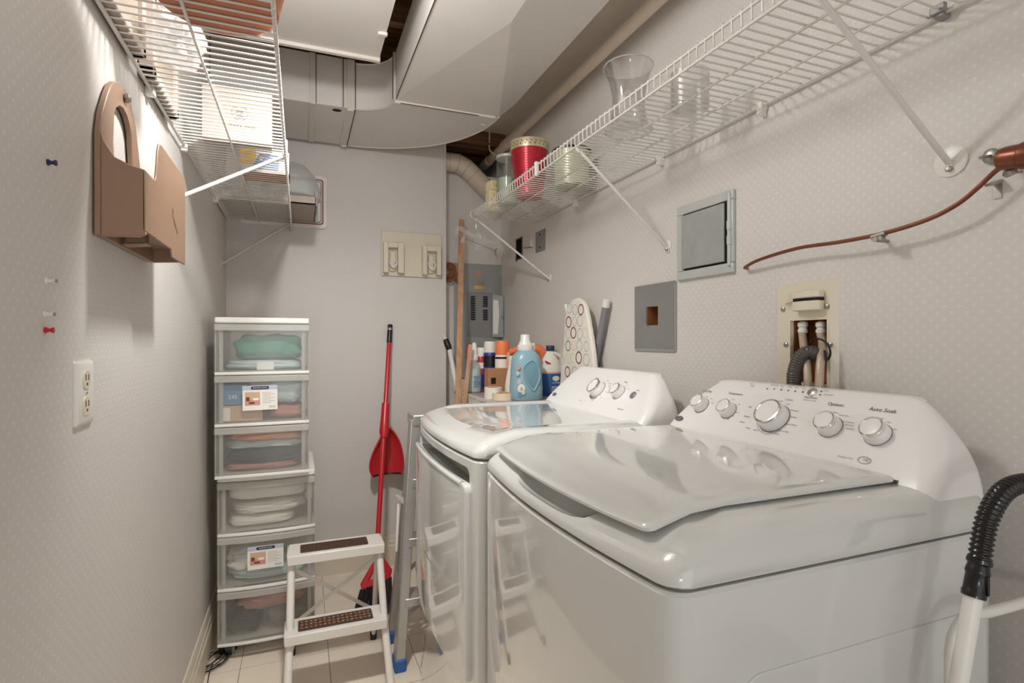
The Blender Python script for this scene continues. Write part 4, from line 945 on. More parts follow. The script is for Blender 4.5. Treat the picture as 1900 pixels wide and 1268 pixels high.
def badge(par, p, w_, h_):
    MB().add([p+PX*(w_*a)+CU*(h_*b_)+CN*.0008 for a, b_ in [(math.cos(2*math.pi*k/24)*.5, math.sin(2*math.pi*k/24)*.5) for k in range(24)]], [tuple(range(24))]).build('badge', 'print', par)
    MB().text('GE', p+CN*.0012-CU*h_*.30, PX, CU, h_*.8).ringflat(p+CN*.0011, CN, h_*.43, h_*.47).build('badge_monogram', 'print_light', par, smooth=0)
def words(par, items, name='lettering', m='print'):
    b = MB()
    for s, px, py, size in items: b.text(s, onpanel(px, py, .0010), PX, CU, size)
    return b.build(name, m, par, smooth=0)
t, pan = machine('washing_machine', 'white top-loading washing machine with five knobs, nearest to the black hose', 'washing machine', .514, False)
WM = t
for px, py, r, h in ((1302,753,.0205,.017),(1352,763,.0205,.017),(1437,777,.0335,.022),(1541,793,.0225,.018),(1629,807,.0225,.018)):
    knob(t, onpanel(px, py), r, h)
badge(t, onpanel(1260.5, 777), .030, .016)
for it in (('Load Size',1312,728,.0085),('Temperature',1364,733,.0085),('Options',1550,754,.0105),('Auto Soak',1637,765,.0115),('Start/Pause',1504,740,.0068)): words(t, [it], 'heading_print', 'print_dark')
words(t, [('Small',1311,738,.0045),('Med',1320,742,.0045),('Large',1322,749,.0045),('Cold',1360,743,.0045),('Cool',1371,752,.0045),('Warm',1368,767,.0045),('Hot',1361,774,.0045),('Tap',1351,779,.0045),
 ('Normal',1446,746,.0055),('Delicates',1474,764,.0055),('Casuals',1471,776,.0055),('Speed Wash',1467,790,.0055),('Drain & Spin',1453,802,.0055),('Bulky Items',1437,806,.0055),('Rinse Wash',1407,801,.0055),
 ('Heavy',1388,796,.0055),('Sheets',1377,785,.0055),('Medium',1386,775,.0055),('Hvy',1392,757,.0055),('Extra Rinse',1546,767,.0045),('Deep Rinse',1566,773,.0045),('Fabric Softener',1572,785,.0045),('Extra Spin',1576,791,.0045),('Cold Plus',1577,798,.0045),
 ('15 Min',1634,779,.005),('1 Hr',1648,786,.005),('2 Hr',1659,799,.005),('Hold 3 Sec to Stop',1502,744.5,.0042),('Add to',1396,714,.0048),('Wash',1396,718.5,.0048),('Sensing Fill',1437,716.5,.0045),('Soak',1452,718,.0045),('Wash',1465,719.5,.0045),('Rinse',1478,721,.0045),('Spin',1492,722.5,.0045),('Pause',1533,727,.0048),('Lid Locked',1537,734.5,.0048)])
words(t, [('Colors',1464,744,.0072),('Light',1462,752,.0055)], 'blue_print', 'print_blue')
words(t, [('Stainless Tub',1568,851,.0055),('HE',1606,857,.0085)], 'faint_print', 'print_light')
d = MB(); x_, y_, n_ = frame_of(CN)
o_ = onpanel(1604, 855, .001); d.add([o_+PX*(.012*math.cos(2*math.pi*k/24))+CU*(.0075*math.sin(2*math.pi*k/24)) for k in range(24)]+[o_+PX*(.0105*math.cos(2*math.pi*k/24))+CU*(.0062*math.sin(2*math.pi*k/24)) for k in range(24)], [(k,(k+1)%24,24+(k+1)%24,24+k) for k in range(24)])
d.build('faint_oval', 'print_light', t, smooth=0)
d = MB()
for px, py in ((1424,722),(1437,722.5),(1450,724),(1463,725.5),(1476,726.5),(1490,728),(1524,727),(1522,733.5)): d.disc(onpanel(px,py,.001), CN, .0019, 0, 10)
d.build('status_light', 'print_dark', t, smooth=0)
MB().lathe([(.0105,0),(.0105,.003),(.008,.0045),(0,.0048)], onpanel(1508,728.5), 24, CN).build('start_button', 'chrome', t)
MB().obox(onpanel(1449,757,.004), PX*.007+CU*.001, CU*.0022, CN*.004).build('pointer', 'print_blue', t, bevel=.001)
MB().ringflat(onpanel(1437,777,.0011), CN, .0385, .041, a0=math.pi*1.0, a1=math.pi*1.75).build('blue_arc', 'lilac', t, smooth=0)
MB().prism([onpanel(1556,786,.001)+PX*a+CU*c_ for a, c_ in rrect(.004,.016,.0018)], CN*.0008).build('option_light', 'print_dark', t)
# dryer
t, pan = machine('dryer', 'white front-loading dryer with two knobs standing behind the washing machine', 'dryer', 1.264, True)
for px, py, r, h in ((1110,724,.031,.021),(1149,729,.0235,.018)): knob(t, onpanel(px, py), r, h)
badge(t, onpanel(1029, 732), .030, .016)
b = MB().lathe([(.0125,0),(.0125,.003),(.010,.0045),(0,.005)], onpanel(1175,734), 24, CN); b.build('start_button', 'grey_tube', t)
MB().ringflat(onpanel(1110,724,.001), CN, .036, .0385, a0=math.pi*1.05, a1=math.pi*1.7).build('dial_arc', 'print_dark', t, smooth=0)
words(t, [('Temp',1161,711,.009),('Start',1184,726,.007),('Cottons',1128,708,.0055),('Easy Care',1131,713,.0055),('Delicates',1131,718,.0055),('Timed Dry',1126,729,.0055),('More Dry',1108,703,.0055),('Less Dry',1099,744,.0055),('Fluff',1077,744.5,.0065),('Air',1163,717,.0055),('Low',1166,723,.0055),('Dry',1115,739,.0055),('Damp',1113,734,.005)])
words(t, [('Sensor Dry',1151,761,.007)], 'heading_print', 'print')

# ------------------------------------------------------------------ vacuum wand, hose and white tube stand in front of the washer
HY = .43
P = [pt(1960,905,Y=HY), pt(1905,896,Y=HY), pt(1862,913,Y=HY), pt(1834,958,Y=HY), pt(1822,1010,Y=HY), pt(1816,1052,Y=HY)]
t = thing('vacuum_hose', 'black ribbed vacuum hose on a white wand in front of the washing machine side', 'vacuum hose', P[-1])
path = smoothpath(P, 26); n_ = len(path)
# even spacing along the curve so that the ribs are regular
acc = [0]
for a, b_ in zip(path, path[1:]): acc.append(acc[-1]+(b_-a).length)
L_ = acc[-1]; step = .0017; pts2 = []; k = 0; i = 0
while k*step < L_:
    while i < n_-2 and acc[i+1] < k*step: i += 1
    f = (k*step-acc[i])/(acc[i+1]-acc[i]); pts2.append(path[i].lerp(path[i+1], f)); k += 1
prof = [(.0108,.0130,.0130,.0108)[i % 4] for i in range(len(pts2))]
MB().tube(pts2, prof, 20).build('ribbed_tube', 'black_gloss', t, smooth=60)
A = pt(1816,1050,Y=HY); B = pt(1806,1108,Y=HY); dn = (B-A); q = B+dn*4.2; q = B+dn*((B.z-.012)/(A.z-B.z))
MB().lathe([(r_*.64,z_*.80) for r_, z_ in ((.0185,-.012),(.0215,-.010),(.0215,-.004),(.0180,-.001),(.0205,.008),(.0210,.012),(.0190,.015),(.0195,.04),(.0210,.042),(.0205,.050))], A, 28, dn.normalized()).build('cuff', 'black_gloss', t)
MB().box(A.x-.008, A.x-.004, A.y-.0145, A.y-.0115, B.z+.006, B.z+.030).build('cuff_rib', 'black_gloss', t)
MB().tube([B-dn*.1, q], .0102, 24).build('wand', 'white_plastic', t)
Yc = .466
t = thing('tube_stand', 'bent white steel tube frame beside the vacuum wand', 'tube frame', (.7, Yc, .3))
P = [pt(1764,1262,Y=Yc)+Vector((0,0,0)), pt(1764,1215,Y=Yc), pt(1772,1175,Y=Yc), pt(1796,1143,Y=Yc), pt(1835,1136,Y=Yc), pt(1900,1118,Y=Yc), pt(1990,1086,Y=Yc)]
base = Vector((P[0].x, Yc, .012)); far = Vector((P[-1].x, Yc, P[-1].z))
MB().tube(smoothpath([base, base.lerp(P[0],.5)]+P, 8), .0074, 16).tube([P[-1], (P[-1].x+.012, Yc, P[-1].z-.02), (P[-1].x+.014,Yc,.012)], .0074, 16).build('bent_tube', 'white_plastic', t)
MB().tube([(base.x,Yc,.10),(P[-1].x+.014,Yc,.10)], .009, 12).build('cross_tube', 'white_plastic', t)
MB().lathe([(.014,0),(.014,.03),(.012,.032)], (base.x,Yc,0), 16).build('foot_cap', 'black', t); MB().lathe([(.014,0),(.014,.03),(.012,.032)], (P[-1].x+.014,Yc,0), 16).build('foot_cap', 'black', t)

# ------------------------------------------------------------------ plastic drawer towers
def tower(label, X0, X1, Y0, D, Z0, H, bow, castors, group=None):
    t = thing('drawer_tower', label, 'drawer tower', ((X0+X1)/2, Y0+D/2, Z0 if not castors else 0), 'stacked plastic drawer towers')
    Y1 = Y0+D; n = 3; hcap = .022; hh = (H-hcap)/n; xm, hw = (X0+X1)/2, (X1-X0)/2
    fy = lambda x, d_=0.: Y0+d_-bow*(1-((x-xm)/hw)**2)
    xs = [X0+(X1-X0)*k/10 for k in range(11)]
    def slab(z0, z1, ins=0., d_=0., bevel=.003, name='rail', m='white_plastic'):
        poly = [(x,fy(x,d_),z0) for x in [X0+ins+(X1-X0-2*ins)*k/10 for k in range(11)]]+[(X1-ins,Y1,z0),(X0+ins,Y1,z0)]
        return MB().prism(poly, (0,0,z1-z0)).build(name, m, t, bevel=bevel)
    slab(Z0+H-hcap, Z0+H, 0, -.004, .005, 'top_panel')
    for i in range(n):
        z = Z0+i*hh
        # rail = front strip and two side runners
        poly = [(x,fy(x,-.003),z) for x in xs]+[(x,fy(x,.012),z) for x in xs[::-1]]
        MB().prism(poly, (0,0,.011)).box(X0,X0+.012,Y0+.005,Y1,z,z+.011).box(X1-.012,X1,Y0+.005,Y1,z,z+.011).box(X0,X1,Y1-.012,Y1,z,z+.011).build('rail', 'white_plastic', t, bevel=.002)
    for x in (X0, X1-.003): MB().box(x, x+.003, Y0+.012, Y1, Z0+.008, Z0+H-hcap).build('side_wall', 'frost_side', t)
    MB().box(X0, X1, Y1-.003, Y1, Z0+.008, Z0+H-hcap).build('back_wall', 'frost_side', t)
    dr = []
    for i in range(n):
        z0 = Z0+i*hh+.012; z1 = z0+hh-.0135
        poly = [(x,fy(x),z0) for x in xs]+[(x,fy(x,.0025),z0) for x in xs[::-1]]
        o = MB().prism(poly, (0,0,z1-z0)).build('drawer', 'frost', t)
        a, b_ = X0+.014, X1-.014
        MB().box(a,a+.013,Y0+.004,Y0+.016,z0,z1-.02).box(b_-.013,b_,Y0+.004,Y0+.016,z0,z1-.02).box(a,a+.002,Y0+.004,Y1-.02,z0,z1-.02).box(b_-.002,b_,Y0+.004,Y1-.02,z0,z1-.02).box(a,b_,Y0+.004,Y1-.02,z0,z0+.002).build('drawer_box', 'frost_side', o)
        lp = [(x,fy(x,-.008),z1-.026) for x in xs]+[(x,fy(x,.008),z1-.026) for x in xs[::-1]]
        MB().prism(lp, (0,0,.024)).build('pull_lip', 'frost_side', o, bevel=.003)
        dr.append((o, z0, z1, fy))
    if castors:
        for x in (X0+.035, X1-.035):
            for y in (Y0+.05, Y1-.04):
                o = MB().tube([(x-.009,y,.024),(x+.009,y,.024)], .024, 20).build('castor', 'black', t); MB().box(x-.004,x+.004,y-.006,y+.006,.03,Z0+.002).box(x-.013,x+.013,y-.02,y+.02,.044,.052).build('castor_fork', 'black', o)
    return t, dr
def card(o, fy, x0, z0, w_, h_, tilt=0.):
    y = fy(x0+w_/2)-.0035; ca, sa = math.cos(tilt), math.sin(tilt)
    def P(a, c_, l=0): return Vector((x0+a*ca-c_*sa, y-l, z0+a*sa+c_*ca))
    m = MB(); m.obox(P(w_/2,h_/2), Vector((ca,0,sa))*w_/2, (0,.0006,0), Vector((-sa,0,ca))*h_/2, 0)
    def R(a0,a1,c0,c1,mi,l=.0009): m.quad(P(a0,c0,l),P(a1,c0,l),P(a1,c1,l),P(a0,c1,l),mi)
    R(0,w_,h_*.82,h_,1)
    pill = rrect(w_*.52,h_*.13,h_*.06,5); m.add([P(w_*.5+a,h_*.90+c_,.0013) for a, c_ in pill], [tuple(range(len(pill)))], 2)
    m.text('SMARTER LIVING', P(w_*.5,h_*.877,.0017), (ca,0,sa), (-sa,0,ca), h_*.07, 0)
    R(w_*.07,w_*.50,h_*.20,h_*.74,3); R(w_*.07,w_*.50,h_*.20,h_*.42,4,.0011); R(w_*.10,w_*.20,h_*.38,h_*.54,5,.0013); R(w_*.18,w_*.34,h_*.26,h_*.34,5,.0013); R(w_*.30,w_*.46,h_*.40,h_*.50,0,.0013)
    for k in range(7): R(w_*.56,w_*(.93 if k % 2 else .82),h_*(.70-.07*k),h_*(.715-.07*k),6)
    for k in range(7): R(w_*(.76+.028*k),w_*(.772+.028*k),h_*.07,h_*.17,6)
    m.build('label_card', ['paperwhite','lilac','navy','photo_tan','photo_pink','photo_dk','print_light'], o, smooth=0)
tL, drL = tower('lower frosted drawer tower of the stack on black castors', -.289, .052, 2.262, .37, .058, .635, .016, True)
tU, drU = tower('upper frosted drawer tower of the stack under the white lid', -.292, .030, 2.215, .36, .693, .592, .004, False)
p0 = pt(450, 763, Y=2.205); p1 = pt(515, 715, Y=2.205); o, z0, z1, fy = drU[1]; card(o, fy, p0.x, p0.z, p1.x-p0.x, p1.z-p0.z, .012)
p0 = pt(459, 1060, Y=2.24); p1 = pt(526, 1005, Y=2.24); o, z0, z1, fy = drL[1]; card(o, fy, p0.x, p0.z, p1.x-p0.x, (p1.z-p0.z)*.92, .0)
def cloth(name, label, cat, x0, x1, y0, y1, z0, z1, m, seed, rough=.18, fold=0):
    t = thing(name, label, cat, ((x0+x1)/2,(y0+y1)/2,z0)); rg = []; nu, nv = 26, 36
    for i in range(nu+1):
        a = math.pi*i/nu; R = []
        for k in range(nv):
            b_ = 2*math.pi*k/nv
            sgn = lambda v, e: math.copysign(abs(v)**e, v)
            d_ = Vector((sgn(math.sin(a),.5)*sgn(math.cos(b_),.5), sgn(math.sin(a),.5)*sgn(math.sin(b_),.5), sgn(math.cos(a),.6)))
            nz = mnoise.noise(d_*2.0+Vector((seed,0,0)))*rough+mnoise.noise(Vector((d_.x*3,d_.y*3,d_.z*(3+fold*4)))+Vector((0,seed,0)))*rough*.6
            f = 1+nz*(.3 if d_.z < -.5 else 1)
            x = (x0+x1)/2+(x1-x0)/2*max(-1,min(1,d_.x*(.93+nz*.5))); y = (y0+y1)/2+(y1-y0)/2*max(-1,min(1,d_.y*(.93+nz*.5)))
            R.append((x, y, max(z0, min(z1+.01, (z0+z1)/2+(z1-z0)/2*d_.z*f))))
        rg.append(R)
    MB().loft(rg).build('folds', m, t, smooth=60); return t
def at(i, dr): return dr[i][1]+.003, dr[i][2]-.03
XU0, XU1, YU = -.275, .012, 2.235; XLo0, XLo1, YLo = -.270, .034, 2.275
z0, z1 = at(2, drU)
cloth('green_cloth', 'crumpled green cloth seen through the top drawer', 'cloth', -.245, XU1-.002, YU+.002, 2.50, z0+.040, z1-.012, 'cl_green', 1, .35)
t = thing('white_packet', 'small white packet under the green cloth in the top drawer', 'packet', (-.12,2.28,z0)); MB().box(-.155,-.095,YU+.0,2.33,z0,z0+.03).build('packet', 'paperwhite', t, bevel=.003)
cloth('white_cloth', 'white cloth lying flat under the green cloth in the top drawer', 'cloth', XU0, XU1, YU+.006, 2.5, z0, z0+.038, 'cl_aqua', 2, .2)
z0, z1 = at(1, drU)
t = thing('blue_box', 'blue printed box at the left of the second drawer', 'box', (-.23,2.3,z0)); o = MB().box(XU0+.003,-.19,YU,2.42,z0+.062,z1-.008).build('carton', 'cl_blue', t, bevel=.002)
MB().text('24S', (-.235,YU-.001,z0+.085), (1,0,0), (0,0,1), .022).build('box_print', 'paperwhite', t, smooth=0)
t = thing('cream_box', 'cream box with small white tag at the bottom of the second drawer', 'box', (-.2,2.3,z0)); MB().box(XU0+.003,-.135,YU,2.45,z0,z0+.06).build('carton', 'photo_tan', t, bevel=.002)
MB().box(XU0+.006,XU0+.032,YU-.002,YU,z0+.004,z0+.052).text('7', (XU0+.019,YU-.003,z0+.022), (1,0,0), (0,0,1), .02).build('white_tag', 'paperwhite', t, smooth=0)
cloth('aqua_cloth', 'pale aqua cloth at the right of the second drawer', 'cloth', -.125, XU1, YU+.004, 2.5, z0+.056, z1, 'cl_aqua', 5, .25, 1)
cloth('pink_cloth', 'rose pink cloth at the bottom right of the second drawer', 'cloth', -.125, XU1, YU+.004, 2.5, z0, z0+.055, 'cl_pink', 6, .2)
z0, z1 = at(0, drU)
cloth('peach_towel', 'rolled peach towel on top in the third drawer', 'towel', XU0+.02, XU1, YU+.004, 2.5, z0+.104, z0+.152, 'cl_peach', 8, .3, 1)
cloth('aqua_cloth', 'pale aqua cloth between peach towel and charcoal cloth in the third drawer', 'cloth', XU0, XU1, YU+.002, 2.5, z0+.080, z0+.112, 'cl_aqua', 9, .35)
cloth('charcoal_cloth', 'charcoal grey cloth filling the middle of the third drawer', 'cloth', XU0+.008, XU1, YU+.002, 2.5, z0+.026, z0+.085, 'cl_dark', 10, .25)
cloth('pink_cloth', 'rose pink cloth at the bottom of the third drawer', 'cloth', XU0, XU1, YU+.006, 2.5, z0, z0+.03, 'cl_pink', 11, .2)
z0, z1 = at(2, drL)
cloth('white_towel', 'rolled white towel on top in the upper drawer of the lower tower', 'towel', XLo0, XLo1, YLo+.004, 2.55, z0+.098, z1+.01, 'cl_white', 13, .15)
t = cloth('cream_mesh_cloth', 'folded cream open-weave cloth in the upper drawer of the lower tower', 'cloth', XLo0+.02, XLo1-.01, YLo+.002, 2.55, z0+.046, z0+.092, 'cl_white', 14, .3, 1)
cloth('ribbed_towel', 'ribbed cream towel at the bottom of the upper drawer of the lower tower', 'towel', XLo0, XLo1-.05, YLo+.004, 2.55, z0, z0+.044, 'cl_white', 15, .12, 3)
z0, z1 = at(1, drL)
cloth('white_linen', 'crumpled white linen behind the label card of the lower tower', 'cloth', XLo0, -.10, YLo+.004, 2.55, z0+.03, z0+.10, 'cl_white', 17, .5, 1)
cloth('white_sheet', 'white sheet lying flat in the middle drawer of the lower tower', 'cloth', XLo0, XLo1, YLo+.004, 2.55, z0, z0+.045, 'cl_aqua', 18, .3)
z0, z1 = at(0, drL)
cloth('rose_cloth', 'dusky rose cloth on top in the bottom drawer', 'cloth', XLo0+.04, XLo1-.01, YLo+.02, 2.55, z0+.075, z0+.135, 'cl_pink', 20, .4)
cloth('charcoal_cloth', 'charcoal cloth at the left of the bottom drawer', 'cloth', XLo0, -.14, YLo+.004, 2.5, z0, z0+.085, 'cl_dark', 21, .3)
cloth('grey_cloth', 'grey cloth at the right of the bottom drawer', 'cloth', -.135, XLo1, YLo+.01, 2.5, z0, z0+.085, 'cl_grey', 22, .3)
# coil of black cord with adaptor
q = pt(413, 1216, Z=.012)
t = thing('power_cord', 'coil of thin black cord with grey plug adaptor on the floor by the drawer tower', 'cord', (q.x, q.y, 0))
b = MB(); random.seed(5); a0, a1 = pt(374,1246,Z=.01), pt(418,1208,Z=.01); ax = (a1-a0); ax.z = 0; ln_ = ax.length; ax.normalize(); ay = Vector((-ax.y,ax.x,0))
pts = []
for k in range(96):
    th = 2*math.pi*k/16; w_ = .9+.22*math.sin(k*.37)
    p = a0.lerp(a1,.5)+ax*(ln_*.52*math.cos(th)*w_)+ay*(.032*math.sin(th)*(1+.5*math.sin(k*.23)))+Vector((0,0,.004+.016*abs(math.sin(k*.11))-.008))
    pts.append(Vector((p.x, p.y, max(.003, p.z))))
b.tube(pts, .0016, 5)
b.tube(smoothpath([a0+Vector((.004,0,-.006)), pt(372,1262,Z=.003), pt(368,1290,Z=.003)], 6), .0018, 5).tube(smoothpath([a0.lerp(a1,.45)+Vector((0,0,-.006)), pt(388,1252,Z=.003), pt(383,1280,Z=.003)], 6), .0018, 5)
b.build('cord_coil', 'black', t)
q = pt(426, 1206, Z=.014); MB().obox(q, (.016,.004,0), (-.004,.013,0), (0,0,.013)).build('adaptor', 'grey_plate', t, bevel=.003)
MB().obox(q+Vector((-.008,.016,-.001)), (.03,.01,0), (-.004,.012,0), (0,0,.012)).build('plug_block', 'black', t, bevel=.004)

# ------------------------------------------------------------------ step stool
ST = thing('step_stool', 'white folding two-step stool with brown rubber treads in front of the drawer tower', 'step stool', (.12, 2.0, 0))
def tread(xa, xb, y0, y1, z, nm, pad):
    o = MB()
    poly = [(xa+.01,y0),(xb-.01,y0),(xb,y0+.012),(xb-.006,y1),(xa+.006,y1),(xa,y0+.012)]
    o.prism([(a,b_,z-.006) for a, b_ in poly], (0,0,.006))
    o.box(xa+.002, xb-.002, y0-.004, y0+.008, z-.032, z-.001)
    o.box(xa+.0, xa+.004, y0+.004, y1, z-.028, z-.002).box(xb-.004, xb, y0+.004, y1, z-.028, z-.002)
    ob = o.build(nm, 'stool', ST, bevel=.002)
    x0, x1 = xa+(xb-xa)*pad[0], xa+(xb-xa)*pad[1]
    MB().prism([((x0+x1)/2+a,(y0+y1)/2-.004+c_,z) for a, c_ in rrect(x1-x0, (y1-y0)*.62, .006)], (0,0,.003)).build('rubber_pad', 'tread', ob)
    s = MB(); nx = 16
    for k in range(nx):
        for j in range(3):
            cx_ = x0+.012+(x1-x0-.024)*k/(nx-1); cy_ = (y0+y1)/2-.004+(j-1)*(y1-y0)*.17
            s.obox((cx_,cy_,z+.0034), (.0035,.0022*(1 if (k+j)%2 else -1),0), (-.0010,.0022,0), (0,0,.0008))
    s.build('pad_nub', 'lath' if nm == 'lower_step' else 'tread', ob); return ob
xa, xb = -.045, .288
tread(xa, xb, 2.015, 2.135, .452, 'upper_step', (.13,.83)); tread(-.052, .282, 1.905, 2.02, .232, 'lower_step', (.13,.86))
for x in (xa+.014, xb-.016):
    sx = -1 if x < .1 else 1
    MB().tube([(x,2.05,.425),(x+sx*.003,1.945,.215),(x+sx*.012,1.822,.012)], .013, 14).build('front_leg', 'stool', ST)
    MB().tube([(x,2.10,.425),(x,2.222,.012)], .010, 12).build('rear_leg', 'stool', ST)
    MB().lathe([(.013,0),(.0135,.035),(.0115,.037)], (x+sx*.012,1.818,0), 14).build('foot', 'black', ST); MB().lathe([(.013,0),(.0135,.035),(.0115,.037)], (x,2.222,0), 14).build('foot', 'black', ST)
    for z_, y_ in ((.222,1.95),(.43,2.055)): MB().lathe([(.004,0),(.003,.003)], (x-sx*.011,y_,z_), 10, (-sx,0,0)).build('rivet', 'steel', ST)
f = lambda z_: 2.10+(.425-z_)*.295
for (x0, z0), (x1, z1) in (((xa+.014,.37),(xb-.016,.13)), ((xb-.016,.37),(xa+.014,.13))):
    MB().bar((x0,f(z0)+(.004 if x0 < 0 else -.004),z0), (x1,f(z1)+(.004 if x0 < 0 else -.004),z1), .014, .003, (0,1,0)).build('cross_brace', 'stool', ST)

# ------------------------------------------------------------------ aluminium stepladder beside the dryer
LD = thing('stepladder', 'folded aluminium stepladder with blue feet between wall and dryer', 'stepladder', (.5, 2.06, 0))
zt = .90
for xb_, xt_ in ((.335,.402),(.725,.680)):
    MB().bar((xb_,1.985,.018), (xt_,2.032,zt), .034, .050, (0,1,0)).bar((xb_-.017 if xb_ < .5 else xb_+.017,1.985,.018), (xt_-.017 if xt_ < .5 else xt_+.017,2.032,zt), .004, .056, (0,1,0)).build('front_rail', 'alu', LD, bevel=.002)
    MB().bar((xb_+.004,2.185,.018), (xt_+.004,2.085,zt-.06), .030, .040, (0,1,0)).build('rear_rail', 'alu', LD, bevel=.002)
    for y in (1.987, 2.185):
        MB().box(xb_-.021, xb_+.021, y-.032, y+.032, 0, .045).build('foot', 'blue', LD, bevel=.005)
for k, z in enumerate((.255,.47,.685)):
    f = z/zt; x0, x1 = .335+.067*f, .725-.045*f; y = 1.992+.045*f
    MB().box(x0, x1, y-.035, y+.045, z-.012, z).box(x0, x1, y-.037, y-.032, z-.03, z).build('step', 'alu', LD, bevel=.002)
for z in (.20, .40, .60):
    f = z/zt; MB().bar((.34+.066*f,2.185-.11*f,z), (.725-.045*f,2.185-.11*f,z), .018, .012).build('rear_bar', 'alu', LD, bevel=.002)
MB().bar((.36,2.16,.25), (.60,2.14,.44), .016, .005, (0,1,0)).build('rear_stay', 'alu', LD); MB().bar((.345,2.18,.06), (.60,2.15,.24), .016, .005, (0,1,0)).build('rear_stay', 'alu', LD)
MB().box(.388, .695, 2.0, 2.115, zt-.02, zt+.022).build('top_cap', 'alu', LD, bevel=.006)
q0, q1 = pt(744,935,Y=2.10), pt(746,1022,Y=2.085)
MB().bar((.352,2.10,q0.z), (.340,2.085,q1.z), .010, .014, (0,1,0)).build('white_spreader', 'white_plastic', LD, bevel=.002)
MB().bar((.362,2.035,q0.z+.025), (.350,2.13,q0.z+.022), .016, .016).build('spreader_pivot', 'jug', LD, bevel=.003)
for z in (.12,.25,.38,.52,.69):
    f = z/zt; MB().lathe([(.005,0),(.004,.003)], (.335+.067*f-.014, 1.975+.055*f+.004, z), 10, (-1,0,0)).build('rivet', 'steel', LD)

# ------------------------------------------------------------------ broom and dustpan
A = pt(724, 603, Y=2.895); C_ = pt(697, 1068, Y=2.455); 
BRM = thing('broom', 'red broom with black bristles leaning against the back wall', 'broom', (C_.x, C_.y, 0))
dn = (C_-A).normalized()
MB().tube([A+dn*.10, C_-dn*.05], .0115, 16).build('handle', 'red', BRM)
MB().lathe([(.010,0),(.0135,.003),(.0135,.10),(.0120,.104)], A, 18, dn).build('grip', 'black', BRM)
MB().lathe([(.0136,.02),(.0140,.022),(.0140,.032),(.0136,.034)], A+Vector((0,-.0,0)), 18, dn).build('hang_hole', 'steel', BRM)
# fan-shaped head
hx = Vector((.90,.10,.20)).normalized(); hz = -dn; hy = hx.cross(hz).normalized(); hx = hz.cross(hy)*-1 if False else hx
O_ = pt(696, 1070, Y=2.46)
def H(a, c_, l=0): return O_+hx*a+hz*c_+hy*l
pts_l = [(-.058,-.035),(-.066,-.006),(.004,.088),(.020,.088),(.078,-.002),(.070,-.035)]
bl = MB(); bm_in = [(-.030,-.006),(.004,.048),(.022,.048),(.044,-.006)]
plate_with_hole(pts_l, bm_in, lambda a, c_: H(a, c_, -.014), hy*.028, bl); bl.build('head', 'red', BRM, bevel=.004)
MB().prism([H(-.030,-.006,-.006),H(.044,-.006,-.006),H(.022,.048,-.006),H(.004,.048,-.006)], hy*.01).build('head_web', 'photo_pink', BRM)
MB().tube([H(.012,.07), H(.012,.13)], [.018,.013], 16).build('socket', 'red', BRM)
bz = MB(); random.seed(11)
for k in range(90):
    s_ = k/89; a = -.064+.140*s_; j = random.random(); l = -.022+.044*random.random()
    p = H(a*.98, -.03, l*.6); q = H(a*1.18-.012, -.03, l*1.25); 
    gz = .004+.004*j; tz = (p.z-gz)/max(.2, hz.z); q2 = H(a*1.22-.012+(.010*(j-.5)), -.03-tz, l*1.3); q2.z = max(gz, q2.z)
    bz.tube([p, p.lerp(q2,.5)+hx*.002*(j-.5), q2], [.0034,.0036,.0028], 5)
bz.build('bristles', 'bristle', BRM)['kind'] = 'stuff'
# dustpan clipped to the broom handle
DP = thing('dustpan', 'red dustpan with dark lip clipped to the broom handle', 'dustpan', (pt(717,820,Y=2.72).x, 2.72, .8))
ctr = lambda py: A+dn*((A.z-py)/(-dn.z))
top = pt(718, 748, Y=2.755); s0 = ctr(pt(718,748,Y=2.76).z); s1 = ctr(pt(716,800,Y=2.70).z)
MB().tube([s0, s0.lerp(s1,.5), s1, ctr(s1.z-.03)], [.019,.020,.023,.017], 18).build('clip_socket', 'red', DP)
dx = Vector((1,0,0)); dyy = Vector((0,-1,0))
def Dp(px, py, l=0.): 
    q = pt(px, py, Y=2.80); return q+Vector((0,l,0))
left = [(713,800),(704,818),(694,838),(688,856),(687,872),(692,885)]; right = [(723,795),(733,806),(742,824),(747,846),(748,862),(745,879)]
pan = MB(); rows = []
for (lx, ly), (rx, ry) in zip(left, right):
    R = []
    for k in range(11):
        s_ = k/10; px = lx+(rx-lx)*s_; py = ly+(ry-ly)*s_; R.append(Dp(px, py, -.0+.030*(1-(2*s_-1)**2)*(1 if ly > 801 else .4)))
    rows.append(R)
pan.loft(rows, False, False, closed=False); pan.loft([[p+Vector((0,.003,0)) for p in R][::-1] for R in rows], False, False, closed=False)
pan.build('pan', 'red', DP, smooth=50)
rim = MB().tube(smoothpath([Dp(*p) for p in left], 4), .0055, 8).tube(smoothpath([Dp(*p) for p in right], 4), .0055, 8)
rim.build('pan_rim', 'red', DP)
MB().tube([p for p in rows[-1]], .005, 8).build('rubber_lip', 'black', DP)
MB().bar(ctr(Dp(716,790).z), Dp(716,812,.004), .016, .014).build('clip_arm', 'red', DP)

